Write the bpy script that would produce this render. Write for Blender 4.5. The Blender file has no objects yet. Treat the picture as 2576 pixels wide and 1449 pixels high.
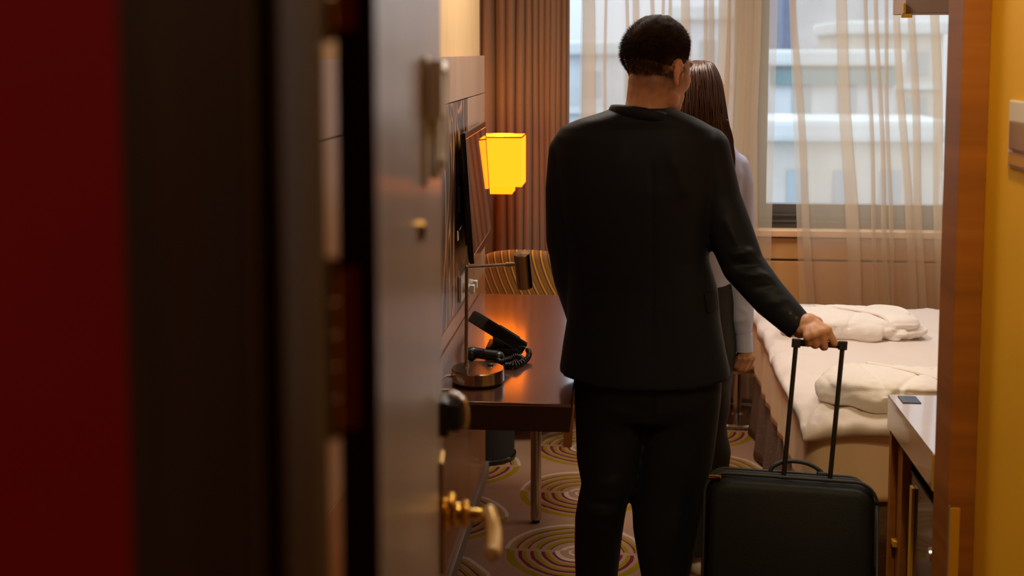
import bpy, bmesh, math, random
from math import sin, cos, pi, radians, atan, tan, sqrt
from mathutils import Vector, Matrix, Euler, noise
random.seed(7)
SC = bpy.context.scene
COL = SC.collection

# ------------------------------------------------------------------ camera
F, PCX, PCY, EYE = 3000.0, 1288.0, 386.0, 1.62
TH = radians(4.9); PS = atan(284*cos(TH)/F)
cd = bpy.data.cameras.new('camera'); cam = bpy.data.objects.new('camera', cd); COL.objects.link(cam)
cam.location = (0, 0, EYE); cam.rotation_euler = (pi/2-TH, 0, PS)
cd.sensor_width = 36; cd.lens = 36*F/2576; cd.shift_y = -(724.5-PCY)/2576
cd.clip_start = .05; cd.clip_end = 500
cd.dof.use_dof = True; cd.dof.focus_distance = 3.65; cd.dof.aperture_fstop = 3.5
SC.camera = cam
RM = Euler((pi/2-TH, 0, PS)).to_matrix()
def at(px, py, Y=None, X=None, Z=None):
    d = RM @ Vector(((px-PCX)/F, -(py-PCY)/F, -1))
    t = Y/d.y if Y is not None else X/d.x if X is not None else (Z-EYE)/d.z
    return Vector((0, 0, EYE)) + d*t

SC.view_settings.view_transform = 'Standard'; SC.view_settings.look = 'None'
SC.view_settings.exposure = 0.2; SC.view_settings.gamma = 1
SC.view_settings.use_curve_mapping = False
try: SC.cycles.use_denoising = True
except Exception: pass
SC.cycles.max_bounces = 8; SC.cycles.transparent_max_bounces = 24
SC.cycles.caustics_reflective = False; SC.cycles.caustics_refractive = False
SC.cycles.sample_clamp_indirect = 4

# ------------------------------------------------------------------ world: overcast sky, brighter towards the zenith
w = bpy.data.worlds.new('overcast_sky'); SC.world = w; w.use_nodes = True
nt = w.node_tree; nt.nodes.clear()
tc = nt.nodes.new('ShaderNodeTexCoord'); sp = nt.nodes.new('ShaderNodeSeparateXYZ')
rp = nt.nodes.new('ShaderNodeValToRGB'); bg = nt.nodes.new('ShaderNodeBackground'); ow = nt.nodes.new('ShaderNodeOutputWorld')
rp.color_ramp.elements[0].position = 0; rp.color_ramp.elements[0].color = (.20, .225, .265, 1)
rp.color_ramp.elements[1].position = 1; rp.color_ramp.elements[1].color = (.80, .90, 1.0, 1)
nt.links.new(tc.outputs['Generated'], sp.inputs[0]); nt.links.new(sp.outputs['Z'], rp.inputs[0])
nt.links.new(rp.outputs[0], bg.inputs[0]); bg.inputs[1].default_value = 4.1
nt.links.new(bg.outputs[0], ow.inputs[0])

def lamp(name, kind, loc, energy, color, size=.5, rot=(0, 0, 0), sy=None):
    l = bpy.data.lights.new(name, kind); l.energy = energy; l.color = color
    if kind == 'AREA':
        l.size = size
        if sy: l.shape = 'RECTANGLE'; l.size_y = sy
    else: l.shadow_soft_size = size
    o = bpy.data.objects.new(name, l); o.location = loc; o.rotation_euler = rot; COL.objects.link(o); return o
p = lamp('window_portal', 'AREA', (.62, 5.75, 1.65), 1, (1, 1, 1), 2.3, (pi/2, 0, pi), 1.7)
p.rotation_euler = (-pi/2, 0, 0); p.data.cycles.is_portal = True
lamp('bedroom_fill_light', 'AREA', (1.45, 4.3, 2.40), 12, (1.0, .91, .82), .7)  # unseen overhead fill, added to brighten the bed and room
lamp('desk_side_fill_light', 'AREA', (-.02, 3.75, 2.40), 20, (1.0, .89, .76), .5)  # added fill from above for the middle of the room
lamp('entry_ceiling_light', 'AREA', (.45, 1.5, 2.40), 5, (1.0, .86, .72), .3)
sp_ = lamp('yellow_wall_fill_spot', 'SPOT', (.48, 1.75, 2.46), 42, (1.0, .76, .32), .04)  # added spot that keeps the yellow wall bright, no fitting modelled
sp_.rotation_euler = (Vector((.74, 2.40, 1.15))-Vector((.48, 1.75, 2.46))).to_track_quat('-Z', 'Y').to_euler(); sp_.data.spot_size = radians(62); sp_.data.spot_blend = .9
lamp('corridor_ceiling_light', 'AREA', (-.6, -.35, 2.40), 6.5, (1.0, .75, .45), .5)

# ------------------------------------------------------------------ materials
def srgb(r, g, b):
    f = lambda c: c/12.92 if c <= .04045 else ((c+.055)/1.055)**2.4
    return (f(r/255), f(g/255), f(b/255))
class N:
    """a socket with arithmetic, for node maths"""
    t = None
    def __init__(s, k): s.k = k
    @staticmethod
    def op(o, *a, clamp=False):
        n = N.t.nodes.new('ShaderNodeMath'); n.operation = o; n.use_clamp = clamp
        for i, x in enumerate(a):
            if isinstance(x, N): N.t.links.new(x.k, n.inputs[i])
            else: n.inputs[i].default_value = x
        return N(n.outputs[0])
    def __add__(s, o): return N.op('ADD', s, o)
    def __sub__(s, o): return N.op('SUBTRACT', s, o)
    def __mul__(s, o): return N.op('MULTIPLY', s, o)
    def __truediv__(s, o): return N.op('DIVIDE', s, o)
    def gt(s, o): return N.op('GREATER_THAN', s, o)
    def lt(s, o): return N.op('LESS_THAN', s, o)
def newmat(name):
    m = bpy.data.materials.new(name); m.use_nodes = True; t = m.node_tree
    b = t.nodes['Principled BSDF']; return m, t, b
def nd(t, kind, **kw):
    n = t.nodes.new(kind)
    for k, v in kw.items():
        if k in n.inputs: n.inputs[k].default_value = v
        else: setattr(n, k, v)
    return n
def ramp(t, fac, stops):
    r = t.nodes.new('ShaderNodeValToRGB'); e = r.color_ramp.elements
    while len(e) < len(stops): e.new(.5)
    for i, (p, c) in enumerate(stops): e[i].position = p; e[i].color = (*c, 1)
    t.links.new(fac, r.inputs[0]); return r.outputs[0]
def coords(t, scale=(1, 1, 1), loc=(0, 0, 0), rot=(0, 0, 0)):
    c = t.nodes.new('ShaderNodeTexCoord'); m = t.nodes.new('ShaderNodeMapping')
    m.inputs['Scale'].default_value = scale; m.inputs['Location'].default_value = loc; m.inputs['Rotation'].default_value = rot
    t.links.new(c.outputs['Object'], m.inputs[0]); return m.outputs[0]
def M(name, c, rough=.5, metal=0, spec=.5, var=0, vscale=8, stretch=(1, 1, 1), bump=0, bscale=60, coat=0, crough=.1, sheen=0, ior=1.5, bstretch=None):
    m, t, b = newmat(name)
    b.inputs['Base Color'].default_value = (*c, 1); b.inputs['Roughness'].default_value = rough
    b.inputs['Metallic'].default_value = metal; b.inputs['Specular IOR Level'].default_value = spec
    b.inputs['Coat Weight'].default_value = coat; b.inputs['Coat Roughness'].default_value = crough
    b.inputs['Sheen Weight'].default_value = sheen; b.inputs['IOR'].default_value = ior
    if var:
        n = nd(t, 'ShaderNodeTexNoise', Scale=vscale, Detail=4.0); t.links.new(coords(t, stretch), n.inputs['Vector'])
        lo = tuple(x*(1-var) for x in c); hi = tuple(min(1, x*(1+var)) for x in c)
        t.links.new(ramp(t, n.outputs['Fac'], [(.3, lo), (.7, hi)]), b.inputs['Base Color'])
    if bump:
        n = nd(t, 'ShaderNodeTexNoise', Scale=bscale, Detail=3.0); t.links.new(coords(t, bstretch or stretch), n.inputs['Vector'])
        bp = nd(t, 'ShaderNodeBump', Strength=bump, Distance=.01); t.links.new(n.outputs['Fac'], bp.inputs['Height'])
        t.links.new(bp.outputs[0], b.inputs['Normal'])
    return m
def wood(name, c1, c2, stretch=(1, 1, 14), scale=3, rough=.35, coat=.3, spec=.5, crough=.12, ior=1.5):
    m, t, b = newmat(name)
    n = nd(t, 'ShaderNodeTexNoise', Scale=scale, Detail=6.0, Distortion=.6); t.links.new(coords(t, stretch), n.inputs['Vector'])
    t.links.new(ramp(t, n.outputs['Fac'], [(.3, c1), (.7, c2)]), b.inputs['Base Color'])
    b.inputs['Roughness'].default_value = rough; b.inputs['Coat Weight'].default_value = coat
    b.inputs['Coat Roughness'].default_value = crough; b.inputs['Specular IOR Level'].default_value = spec; b.inputs['IOR'].default_value = ior
    return m
def emis(name, c, s, base=None):
    m, t, b = newmat(name); b.inputs['Base Color'].default_value = (*(base or c), 1)
    b.inputs['Emission Color'].default_value = (*c, 1); b.inputs['Emission Strength'].default_value = s
    b.inputs['Roughness'].default_value = .6; return m

def carpet_mat():
    m, t, b = newmat('patterned_carpet'); N.t = t
    g = t.nodes.new('ShaderNodeNewGeometry'); s = t.nodes.new('ShaderNodeSeparateXYZ'); t.links.new(g.outputs['Position'], s.inputs[0])
    wn = nd(t, 'ShaderNodeTexNoise', Scale=9.0); t.links.new(g.outputs['Position'], wn.inputs['Vector'])
    wob = (N(wn.outputs['Fac'])-.5)*.02
    X, Y = N(s.outputs[0])+wob, N(s.outputs[1])+wob
    def lattice(x0, y0):
        u = N.op('PINGPONG', X-x0, .48); du = N.op('WRAP', X-x0, .48, -.48)
        dv = N.op('WRAP', Y-y0, .26, -.26)
        return N.op('SQRT', du*du+dv*dv), dv
    ra, va = lattice(-.145, 3.745); rb, vb = lattice(.335, 4.005)
    pick = ra.lt(rb)
    r = ra*pick + rb*(N.op('SUBTRACT', 1.0, pick)); v = va*pick + vb*(N.op('SUBTRACT', 1.0, pick))
    r = r/.232
    base = srgb(160, 124, 98); grn = srgb(142, 116, 12); mag = srgb(112, 30, 52); wht = srgb(190, 168, 142)
    up = [(0, wht), (.09, base), (.17, wht), (.23, base), (.34, mag), (.36, grn), (.43, base), (.5, mag), (.52, grn), (.59, base), (.66, mag), (.68, grn), (.75, base), (.82, mag), (.84, grn), (.89, base), (.94, wht), (.995, base)]
    dn = [(0, base), (.08, wht), (.12, base), (.22, wht), (.29, mag), (.33, base), (.38, grn), (.44, mag), (.49, base), (.54, grn), (.60, mag), (.65, base), (.70, grn), (.76, mag), (.81, base), (.87, grn), (.97, base), (.99, base)]
    def cr(st):
        o = ramp(t, r.k, st); o.node.color_ramp.interpolation = 'CONSTANT'; return o
    mx = nd(t, 'ShaderNodeMix', data_type='RGBA')
    t.links.new(v.gt(0.012).k, mx.inputs['Factor']); t.links.new(cr(dn), mx.inputs[6]); t.links.new(cr(up), mx.inputs[7])
    # thin plain band between the halves
    band = N.op('ABSOLUTE', v-.006).lt(.010)*(r.gt(.3))*(r.lt(.93))
    mb = nd(t, 'ShaderNodeMix', data_type='RGBA'); t.links.new(band.k, mb.inputs['Factor']); t.links.new(mx.outputs[2], mb.inputs[6]); mb.inputs[7].default_value = (*base, 1)
    fn = nd(t, 'ShaderNodeTexNoise', Scale=350.0, Detail=2.0); t.links.new(g.outputs['Position'], fn.inputs['Vector'])
    f2 = nd(t, 'ShaderNodeTexNoise', Scale=5.0, Detail=3.0); t.links.new(g.outputs['Position'], f2.inputs['Vector'])
    k = (N(fn.outputs['Fac'])*.7 + N(f2.outputs['Fac'])*.35 + .42)
    sc = nd(t, 'ShaderNodeVectorMath', operation='SCALE'); t.links.new(mb.outputs[2], sc.inputs[0]); t.links.new(k.k, sc.inputs['Scale'])
    t.links.new(sc.outputs[0], b.inputs['Base Color']); b.inputs['Roughness'].default_value = .95; b.inputs['Specular IOR Level'].default_value = .1
    bp = nd(t, 'ShaderNodeBump', Strength=.5, Distance=.004); t.links.new(fn.outputs['Fac'], bp.inputs['Height']); t.links.new(bp.outputs[0], b.inputs['Normal'])
    return m
def zebra_mat():
    m, t, b = newmat('figured_veneer'); N.t = t
    v = coords(t, (1, 2.6, 1.0)); n = nd(t, 'ShaderNodeTexNoise', Scale=1.7, Detail=1.5, Distortion=.5); t.links.new(v, n.inputs['Vector'])
    f = N.op('FRACT', N(n.outputs['Fac'])*13.0)
    n2 = nd(t, 'ShaderNodeTexNoise', Scale=14.0, Detail=4.0); t.links.new(coords(t, (1, 6, .6)), n2.inputs['Vector'])
    f = f*.75+N(n2.outputs['Fac'])*.3
    t.links.new(ramp(t, f.k, [(.12, srgb(34, 20, 12)), (.38, srgb(84, 52, 30)), (.52, srgb(188, 134, 84)), (.62, srgb(92, 58, 34)), (.9, srgb(40, 24, 14))]), b.inputs['Base Color'])
    b.inputs['Roughness'].default_value = .35; b.inputs['Coat Weight'].default_value = .05; b.inputs['Specular IOR Level'].default_value = .3
    return m
def sheer_mat():
    m, t, b = newmat('sheer_voile'); t.nodes.remove(b); o = t.nodes['Material Output']
    tr = t.nodes.new('ShaderNodeBsdfTransparent'); di = t.nodes.new('ShaderNodeBsdfDiffuse'); tl = t.nodes.new('ShaderNodeBsdfTranslucent')
    c = srgb(226, 205, 176); di.inputs[0].default_value = (*c, 1); tl.inputs[0].default_value = (*c, 1)
    a = t.nodes.new('ShaderNodeMixShader'); a.inputs[0].default_value = .5; t.links.new(di.outputs[0], a.inputs[1]); t.links.new(tl.outputs[0], a.inputs[2])
    z = t.nodes.new('ShaderNodeMixShader'); z.inputs[0].default_value = .44
    t.links.new(tr.outputs[0], z.inputs[1]); t.links.new(a.outputs[0], z.inputs[2]); t.links.new(z.outputs[0], o.inputs[0]); return m
def glass_mat():
    m, t, b = newmat('window_glass'); t.nodes.remove(b); o = t.nodes['Material Output']
    tr = t.nodes.new('ShaderNodeBsdfTransparent'); gl = t.nodes.new('ShaderNodeBsdfGlossy'); gl.inputs['Roughness'].default_value = .02
    tr.inputs[0].default_value = (.95, .97, .97, 1)
    z = t.nodes.new('ShaderNodeMixShader'); z.inputs[0].default_value = .06
    t.links.new(tr.outputs[0], z.inputs[1]); t.links.new(gl.outputs[0], z.inputs[2]); t.links.new(z.outputs[0], o.inputs[0]); return m
def stripe_mat():
    m, t, b = newmat('striped_chair_fabric'); N.t = t
    sx = t.nodes.new('ShaderNodeSeparateXYZ'); t.links.new(coords(t), sx.inputs[0]); x, z = N(sx.outputs[0]), N(sx.outputs[2])
    q = N.op('SUBTRACT', .82, z); u = x-q*q*1.1-q*.12
    f = N.op('FRACT', u*31.0)
    cr_ = ramp(t, f.k, [(0, srgb(132, 86, 10)), (.22, srgb(140, 92, 12)), (.30, srgb(70, 42, 8)), (.42, srgb(76, 46, 8)), (.50, srgb(214, 146, 24)), (.62, srgb(206, 140, 22)), (.70, srgb(70, 44, 8)), (.80, srgb(132, 86, 10))])
    t.links.new(cr_, b.inputs['Base Color'])
    b.inputs['Roughness'].default_value = .75; b.inputs['Sheen Weight'].default_value = .2
    return m
def skin_mat():
    m, t, b = newmat('skin')
    n = nd(t, 'ShaderNodeTexNoise', Scale=25.0, Detail=3.0); t.links.new(coords(t), n.inputs['Vector'])
    sk = ramp(t, n.outputs['Fac'], [(.3, srgb(190, 136, 106)), (.7, srgb(208, 156, 124))])
    at_ = nd(t, 'ShaderNodeAttribute', attribute_name='stubble')
    mx = nd(t, 'ShaderNodeMix', data_type='RGBA'); t.links.new(at_.outputs['Fac'], mx.inputs['Factor']); t.links.new(sk, mx.inputs[6]); mx.inputs[7].default_value = (*srgb(36, 23, 17), 1)
    t.links.new(mx.outputs[2], b.inputs['Base Color']); b.inputs['Roughness'].default_value = .5
    b.inputs['Subsurface Weight'].default_value = .15; b.inputs['Subsurface Radius'].default_value = (.01, .004, .002); b.inputs['Subsurface Scale'].default_value = 1
    return m
def facade_mat(name, c):
    return M(name, c, .9, var=.12, vscale=.4)

m_carpet = carpet_mat(); m_zebra = zebra_mat(); m_sheer = sheer_mat(); m_glass = glass_mat(); m_stripe = stripe_mat(); m_skin = skin_mat()
m_red = M('red_wall_paint', srgb(122, 6, 6), .8, spec=.2, var=.08, vscale=3)
m_cream = M('cream_wallpaper', srgb(198, 164, 116), .7, var=.06, vscale=4, stretch=(1, 6, 1))
m_tan = M('tan_wall_paint', srgb(216, 172, 112), .7, var=.04)
m_ceil = M('ceiling_paint', srgb(225, 215, 200), .9)
m_yellow = M('yellow_wall_paint', srgb(232, 172, 10), .65, var=.05, vscale=3)
m_frame = wood('dark_frame_wood', srgb(46, 27, 16), srgb(58, 34, 20), (8, 8, .6), 4, .55, 0, .25)
m_olive = M('olive_rebate', srgb(70, 56, 32), .6, var=.1)
m_door = wood('door_veneer', srgb(158, 144, 134), srgb(176, 162, 152), (6, 6, .5), 4, .4, 1, crough=.25)
m_dooredge = wood('door_edge_wood', srgb(40, 20, 14), srgb(50, 26, 18), (8, 8, .6), 4, .5, .1)
m_brass = M('polished_brass', (.78, .50, .10), .18, 1)
m_dbrass = M('aged_brass', (.45, .25, .05), .3, 1)
m_chrome = M('satin_chrome', (.62, .60, .57), .26, 1)
m_steel = M('brushed_steel', srgb(178, 166, 154), .19, 1, bump=.03, bscale=40, bstretch=(1, 1, 30))
m_white = M('white_plastic', srgb(222, 214, 200), .4)
m_black = M('black_plastic', (.012, .012, .013), .35)
m_blackg = M('glossy_black', (.01, .009, .009), .08)
m_blacks = M('black_satin', (.014, .014, .0145), .6)
m_lwood = wood('pale_walnut_veneer', srgb(158, 124, 96), srgb(174, 138, 108), (1, 5, .6), 3, .4, .3)
m_pwood = wood('brown_panel_wood', srgb(150, 96, 54), srgb(168, 110, 64), (1, 3, .8), 2, .42, .3)
m_desk = wood('dark_desk_wood', srgb(66, 30, 9), srgb(86, 42, 14), (12, .7, 1), 5, .35, 1, .5, .12, 1.5)
m_desk.node_tree.nodes['Principled BSDF'].inputs['Coat IOR'].default_value = 2.6
m_apron = wood('desk_edge_wood', srgb(36, 18, 12), srgb(46, 24, 15), (3, 1, 8), 5, .4, .1)
m_owood = wood('amber_wardrobe_wood', srgb(128, 74, 20), srgb(156, 92, 28), (.6, .6, 9), 2, .5, 0, .3)
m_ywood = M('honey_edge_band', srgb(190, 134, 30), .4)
m_board = wood('minibar_top_wood', srgb(146, 106, 72), srgb(164, 122, 84), (1, 6, 1), 3, .25, 1, .7, .06, 1.8)
m_curtain = M('brown_drape', srgb(128, 97, 72), .8, var=.08, vscale=6, stretch=(8, 8, .5), sheen=.15)
m_wframe = M('grey_window_frame', srgb(84, 80, 78), .5)
m_sill = M('sill_board', srgb(226, 178, 130), .45)
m_cover = M('radiator_cover_paint', srgb(208, 152, 90), .6)
m_bgrey = M('grey_skirting', srgb(104, 92, 82), .5)
m_alu = M('aluminium_skirting', srgb(150, 138, 126), .45, .6)
m_shade = emis('lit_yellow_shade', (1.0, .172, .002), 3.1, (.2, .08, .01))
m_bulb = emis('lit_bulb', (1.0, .62, .15), 2.2)
m_gshade = M('grey_fabric_shade', srgb(150, 128, 114), .8)
m_duvet = M('white_duvet_cotton', srgb(228, 215, 206), .8, bump=.15, bscale=14, sheen=.1)
m_sheet = M('cream_sheet', srgb(226, 196, 158), .8, bump=.2, bscale=12, bstretch=(6, 6, .6))
m_throw = M('brown_bed_skirt', srgb(100, 76, 58), .9, var=.15, vscale=60, bump=.4, bscale=120)
m_terry = M('terry_cloth', srgb(244, 235, 226), .95, bump=.2, bscale=320, sheen=.3)
m_suit = M('dark_navy_wool', (.0045, .0070, .0130), .6, spec=.22, sheen=.02, bump=.12, bscale=7, bstretch=(3, 3, 1))
m_trou = M('dark_navy_trouser_wool', (.0045, .0055, .0080), .65, spec=.2, sheen=.02, bump=.12, bscale=8, bstretch=(3, 3, .7))
m_hair = M('dark_brown_hair', srgb(54, 34, 22), .55, var=.35, vscale=60)
m_whair = M('long_dark_brown_hair', srgb(70, 38, 22), .38, var=.45, vscale=50, stretch=(3, 3, .25), spec=.6)
m_blouse = M('pale_blue_cotton', srgb(196, 206, 246), .75, bump=.25, bscale=14)
m_wtrou = M('black_wide_trouser', (.012, .012, .011), .7, bump=.15, bscale=8)
m_shoe = M('white_leather', srgb(220, 205, 195), .5)
m_sole = M('tan_sole', srgb(140, 96, 64), .7)
m_case = M('black_luggage_fabric', (.0055, .0055, .0052), .55, spec=.2, bump=.15, bscale=400)
m_snow = facade_mat('snowy_roof', (.46, .485, .50)); m_f1 = facade_mat('pale_render', (.44, .46, .49)); m_f2 = facade_mat('warm_render', (.44, .41, .38))
m_f3 = facade_mat('grey_render', (.43, .45, .49)); m_fd = facade_mat('dark_tower', (.11, .13, .20)); m_fw = M('facade_window', (.26, .30, .33), .5)
m_teal = facade_mat('teal_metal', (.13, .21, .23)); m_eye = M('eyeball', (.8, .78, .75), .1)

# ------------------------------------------------------------------ object helpers
def link(name, bm_or_me, mats, parent=None, smooth=False):
    if isinstance(bm_or_me, bmesh.types.BMesh):
        me = bpy.data.meshes.new(name); bm_or_me.normal_update(); bm_or_me.to_mesh(me); bm_or_me.free()
    else: me = bm_or_me
    o = bpy.data.objects.new(name, me); COL.objects.link(o)
    for mt in (mats if isinstance(mats, (list, tuple)) else [mats]): me.materials.append(mt)
    if smooth:
        for q in me.polygons: q.use_smooth = True
    if parent is not None:
        o.parent = parent; o.matrix_parent_inverse = parent.matrix_world.inverted() if parent.parent is None else Matrix()
    return o
def thing(name, label, cat, loc=(0, 0, 0), group=None):
    o = bpy.data.objects.new(name, None); COL.objects.link(o); o.location = loc; o.empty_display_size = .1
    o.matrix_world = Matrix.Translation(loc)
    o['label'] = label; o['category'] = cat
    if group: o['group'] = group
    return o
def tag(o, label, cat, group=None):
    o['label'] = label; o['category'] = cat
    if group: o['group'] = group
    return o
def st(name, bm, m, parent=None, label=None, smooth=False):
    o = link(name, bm, m, parent, smooth)
    if parent is None: o['kind'] = 'structure'; o['label'] = label or name
    if parent is None: o['category'] = name.split('_')[0]
    return o
def B(): return bmesh.new()
def box(bm, x0, x1, y0, y1, z0, z1, bev=0, mat=None, mi=0):
    r = bmesh.ops.create_cube(bm, size=1)['verts']
    S = Matrix.Translation(((x0+x1)/2, (y0+y1)/2, (z0+z1)/2)) @ Matrix.Diagonal((abs(x1-x0), abs(y1-y0), abs(z1-z0), 1))
    if mat is not None: S = mat @ S
    bmesh.ops.transform(bm, matrix=S, verts=r)
    fs = {f for v in r for f in v.link_faces}
    if bev:
        es = list({e for v in r for e in v.link_edges})
        nb = bmesh.ops.bevel(bm, geom=es, offset=bev, segments=2, affect='EDGES', profile=.6)
        fs |= set(nb['faces'])
    for f in fs:
        if f.is_valid: f.material_index = mi
    return bm
def BOX(*a, **k): return box(B(), *a, **k)
def cyl(bm, p0, p1, r0, r1=None, seg=20, cap=True):
    p0, p1 = Vector(p0), Vector(p1); d = p1-p0; r1 = r0 if r1 is None else r1
    q = d.to_track_quat('Z', 'Y').to_matrix().to_4x4()
    bmesh.ops.create_cone(bm, cap_ends=cap, segments=seg, radius1=max(r0, 1e-5), radius2=max(r1, 1e-5), depth=d.length, matrix=Matrix.Translation((p0+p1)/2) @ q)
    return bm
def ell(bm, c, r, rot=None, seg=20):
    m = Matrix.Translation(Vector(c)) @ (rot.to_4x4() if rot else Matrix()) @ Matrix.Diagonal((r[0], r[1], r[2], 1))
    bmesh.ops.create_uvsphere(bm, u_segments=seg, v_segments=max(8, seg//2+2), radius=1, matrix=m); return bm
def rings(bm, rs, closed=True, cap=True):
    vs = [[bm.verts.new(p) for p in r] for r in rs]; n = len(rs[0])
    for a, b in zip(vs, vs[1:]):
        for i in range(n if closed else n-1):
            bm.faces.new((a[i], a[(i+1) % n], b[(i+1) % n], b[i]))
    if cap and closed: bm.faces.new(list(reversed(vs[0]))); bm.faces.new(vs[-1])
    return bm
def lathe(bm, prof, c=(0, 0, 0), seg=32, cap=True):
    c = Vector(c)
    return rings(bm, [[c+Vector((r*cos(2*pi*i/seg), r*sin(2*pi*i/seg), z)) for i in range(seg)] for r, z in prof], True, cap)
def tube(bm, pts, r, seg=8, rf=None):
    pts = [Vector(p) for p in pts]; rs = []; up = Vector((0, 0, 1))
    for i, p in enumerate(pts):
        d = (pts[min(i+1, len(pts)-1)]-pts[max(i-1, 0)]).normalized()
        a = d.cross(up)
        if a.length < .05: a = d.cross(Vector((0, 1, 0)))
        a.normalize(); b = a.cross(d); up = b
        rr = r if rf is None else rf[i]
        rs.append([p+(a*cos(2*pi*k/seg)+b*sin(2*pi*k/seg))*rr for k in range(seg)])
    return rings(bm, rs)
def spline(pts, n=8):
    pts = [Vector(p) for p in pts]; out = []
    for i in range(len(pts)-1):
        a, b, c, d = pts[max(i-1, 0)], pts[i], pts[i+1], pts[min(i+2, len(pts)-1)]
        for k in range(n):
            t = k/n; out.append(.5*((2*b)+(c-a)*t+(2*a-5*b+4*c-d)*t*t+(3*b-a-3*c+d)*t**3))
    out.append(pts[-1]); return out
def rbox_outline(w_, h_, r, n=6):
    o = []
    for cx, cy, a0 in ((w_/2-r, h_/2-r, 0), (-w_/2+r, h_/2-r, pi/2), (-w_/2+r, -h_/2+r, pi), (w_/2-r, -h_/2+r, 1.5*pi)):
        for k in range(n+1): a = a0+pi/2*k/n; o.append((cx+r*cos(a), cy+r*sin(a)))
    return o
def loft(bm, rows, seg=40):
    """rows: (z, xl, xr, yc, half depth, exponent, zdip)"""
    rs = []
    for row in rows:
        z, xl, xr, yc, hd = row[:5]; ex = row[5] if len(row) > 5 else 2.4; dip = row[6] if len(row) > 6 else 0
        c, hw = (xl+xr)/2, (xr-xl)/2; ring = []
        for i in range(seg):
            a = 2*pi*i/seg; ca, sa = cos(a), sin(a)
            x = abs(ca)**(2/ex)*(1 if ca > 0 else -1); y = abs(sa)**(2/ex)*(1 if sa > 0 else -1)
            ring.append(Vector((c+hw*x, yc+hd*y, z-dip*(1-x*x))))
        rs.append(ring)
    return rings(bm, rs)
def cap_chain(bm, pts, rs, seg=16):
    for p, r in zip(pts, rs): ell(bm, p, (r, r, r), seg=seg)
    for (p, q), (a, b) in zip(zip(pts, pts[1:]), zip(rs, rs[1:])): cyl(bm, p, q, a, b, seg=seg)
    return bm
def merged(name, bm, voxel, mat, parent=None, smooth=4, disp=0, dscale=6, fn=None):
    """union of overlapping closed shells as one continuous surface"""
    me = bpy.data.meshes.new(name); bm.to_mesh(me); bm.free()
    o = bpy.data.objects.new(name, me); COL.objects.link(o)
    r = o.modifiers.new('r', 'REMESH'); r.mode = 'VOXEL'; r.voxel_size = voxel; r.adaptivity = 0
    if smooth: s = o.modifiers.new('s', 'SMOOTH'); s.iterations = smooth; s.factor = .5
    dg = bpy.context.evaluated_depsgraph_get(); dg.update()
    new = bpy.data.meshes.new_from_object(o.evaluated_get(dg)); bpy.data.objects.remove(o); bpy.data.meshes.remove(me)
    new.name = name
    if disp or fn:
        nrm = [v.normal.copy() for v in new.vertices]
        for v, n in zip(new.vertices, nrm):
            if disp: v.co += n*disp*noise.noise(v.co*dscale)
            if fn: v.co += n*fn(v.co)
    for q in new.polygons: q.use_smooth = True
    return link(name, new, mat, parent)
def seams(p, lines, w_=.004, d=.0025):
    s = 0
    for a, b in lines:
        ab = b-a; t = max(0, min(1, (p-a).dot(ab)/ab.length_squared)); dd = (p-a-ab*t).length
        s -= d*math.exp(-(dd/w_)**2)
    return s

# ------------------------------------------------------------------ setting
XL, XD, YE = -.518, .735, 5.52
st('floor', BOX(-3, 3.2, -1.3, 5.7, -.05, 0), m_carpet, label='beige carpet with green and purple ringed circles')
st('ceiling', BOX(-3, 3.2, -1.3, 5.7, 2.5, 2.6), m_ceil, label='plain pale ceiling')
bm = B(); box(bm, -.66, XL-.02, .64, 4.42, 0, 2.5)
st('wall_left', bm, m_cream, label='cream wall above the panelling on the left')
bm = B(); box(bm, -.98, -.86, 4.42, 5.7, 0, 2.5); box(bm, -.98, -.6601, 4.36, 4.42, 0, 2.5)
st('wall_recess', bm, m_tan, label='tan wall of the corner recess behind the lamp')
# window wall, with one opening from the drape to the far right
WX0, WX1 = -.45, 1.80
bm = B()
box(bm, -.98, WX0, YE, YE+.2, 0, 2.5); box(bm, WX1, 3.2, YE, YE+.2, 0, 2.5); box(bm, WX0, WX1, YE, YE+.2, 0, .80); box(bm, WX0, WX1, YE, YE+.2, 2.42, 2.5)
st('wall_back', bm, m_tan, label='tan wall under and around the window')
st('wall_right', BOX(3.0, 3.2, 2.6, 5.7, 0, 2.5), m_cream, label='cream wall at the head of the bed')
bm = B(); box(bm, XD, XD+.12, .64, 2.60, 0, 2.5)
st('wall_entry', bm, m_yellow, label='yellow painted wall of the entry passage')
bm = B(); box(bm, XD+.12, 3.2, 2.50, 2.60, 0, 2.5)
st('wall_side', bm, m_cream, label='wall behind the wardrobe')
# corridor wall with the door opening
JX = -.163
bm = B(); box(bm, -3, -.205, .56, .64, 0, 2.5)
st('wall_front', bm, m_red, label='dark red corridor wall')
bm = B(); box(bm, .80, 3.2, .56, .64, 0, 2.5); box(bm, -.205, .80, .56, .64, 2.12, 2.5)
st('wall_corridor', bm, m_red, label='dark red corridor wall over and beyond the door')
bm = B(); box(bm, -3, 3.2, -1.3, -1.2, 0, 2.5); box(bm, -3, -2.9, -1.2, .56, 0, 2.5); box(bm, 3.1, 3.2, -1.2, .56, 0, 2.5)
st('wall_hallway', bm, m_red, label='dark red hallway walls behind the viewer')
def tag_struct(o, l): o['kind'] = 'structure'; o['label'] = l; o['category'] = 'door'; return o
fr = bpy.data.objects.new('door_1', None); COL.objects.link(fr); tag_struct(fr, 'dark wooden door frame in the red corridor wall')
bm = B(); box(bm, -.235, -.172, .535, .565, 0, 2.16, .004); box(bm, .72, .80, .535, .565, 0, 2.16, .004); box(bm, -.235, .80, .535, .565, 2.10, 2.17, .004)
link('architrave', bm, m_frame, fr)
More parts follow.
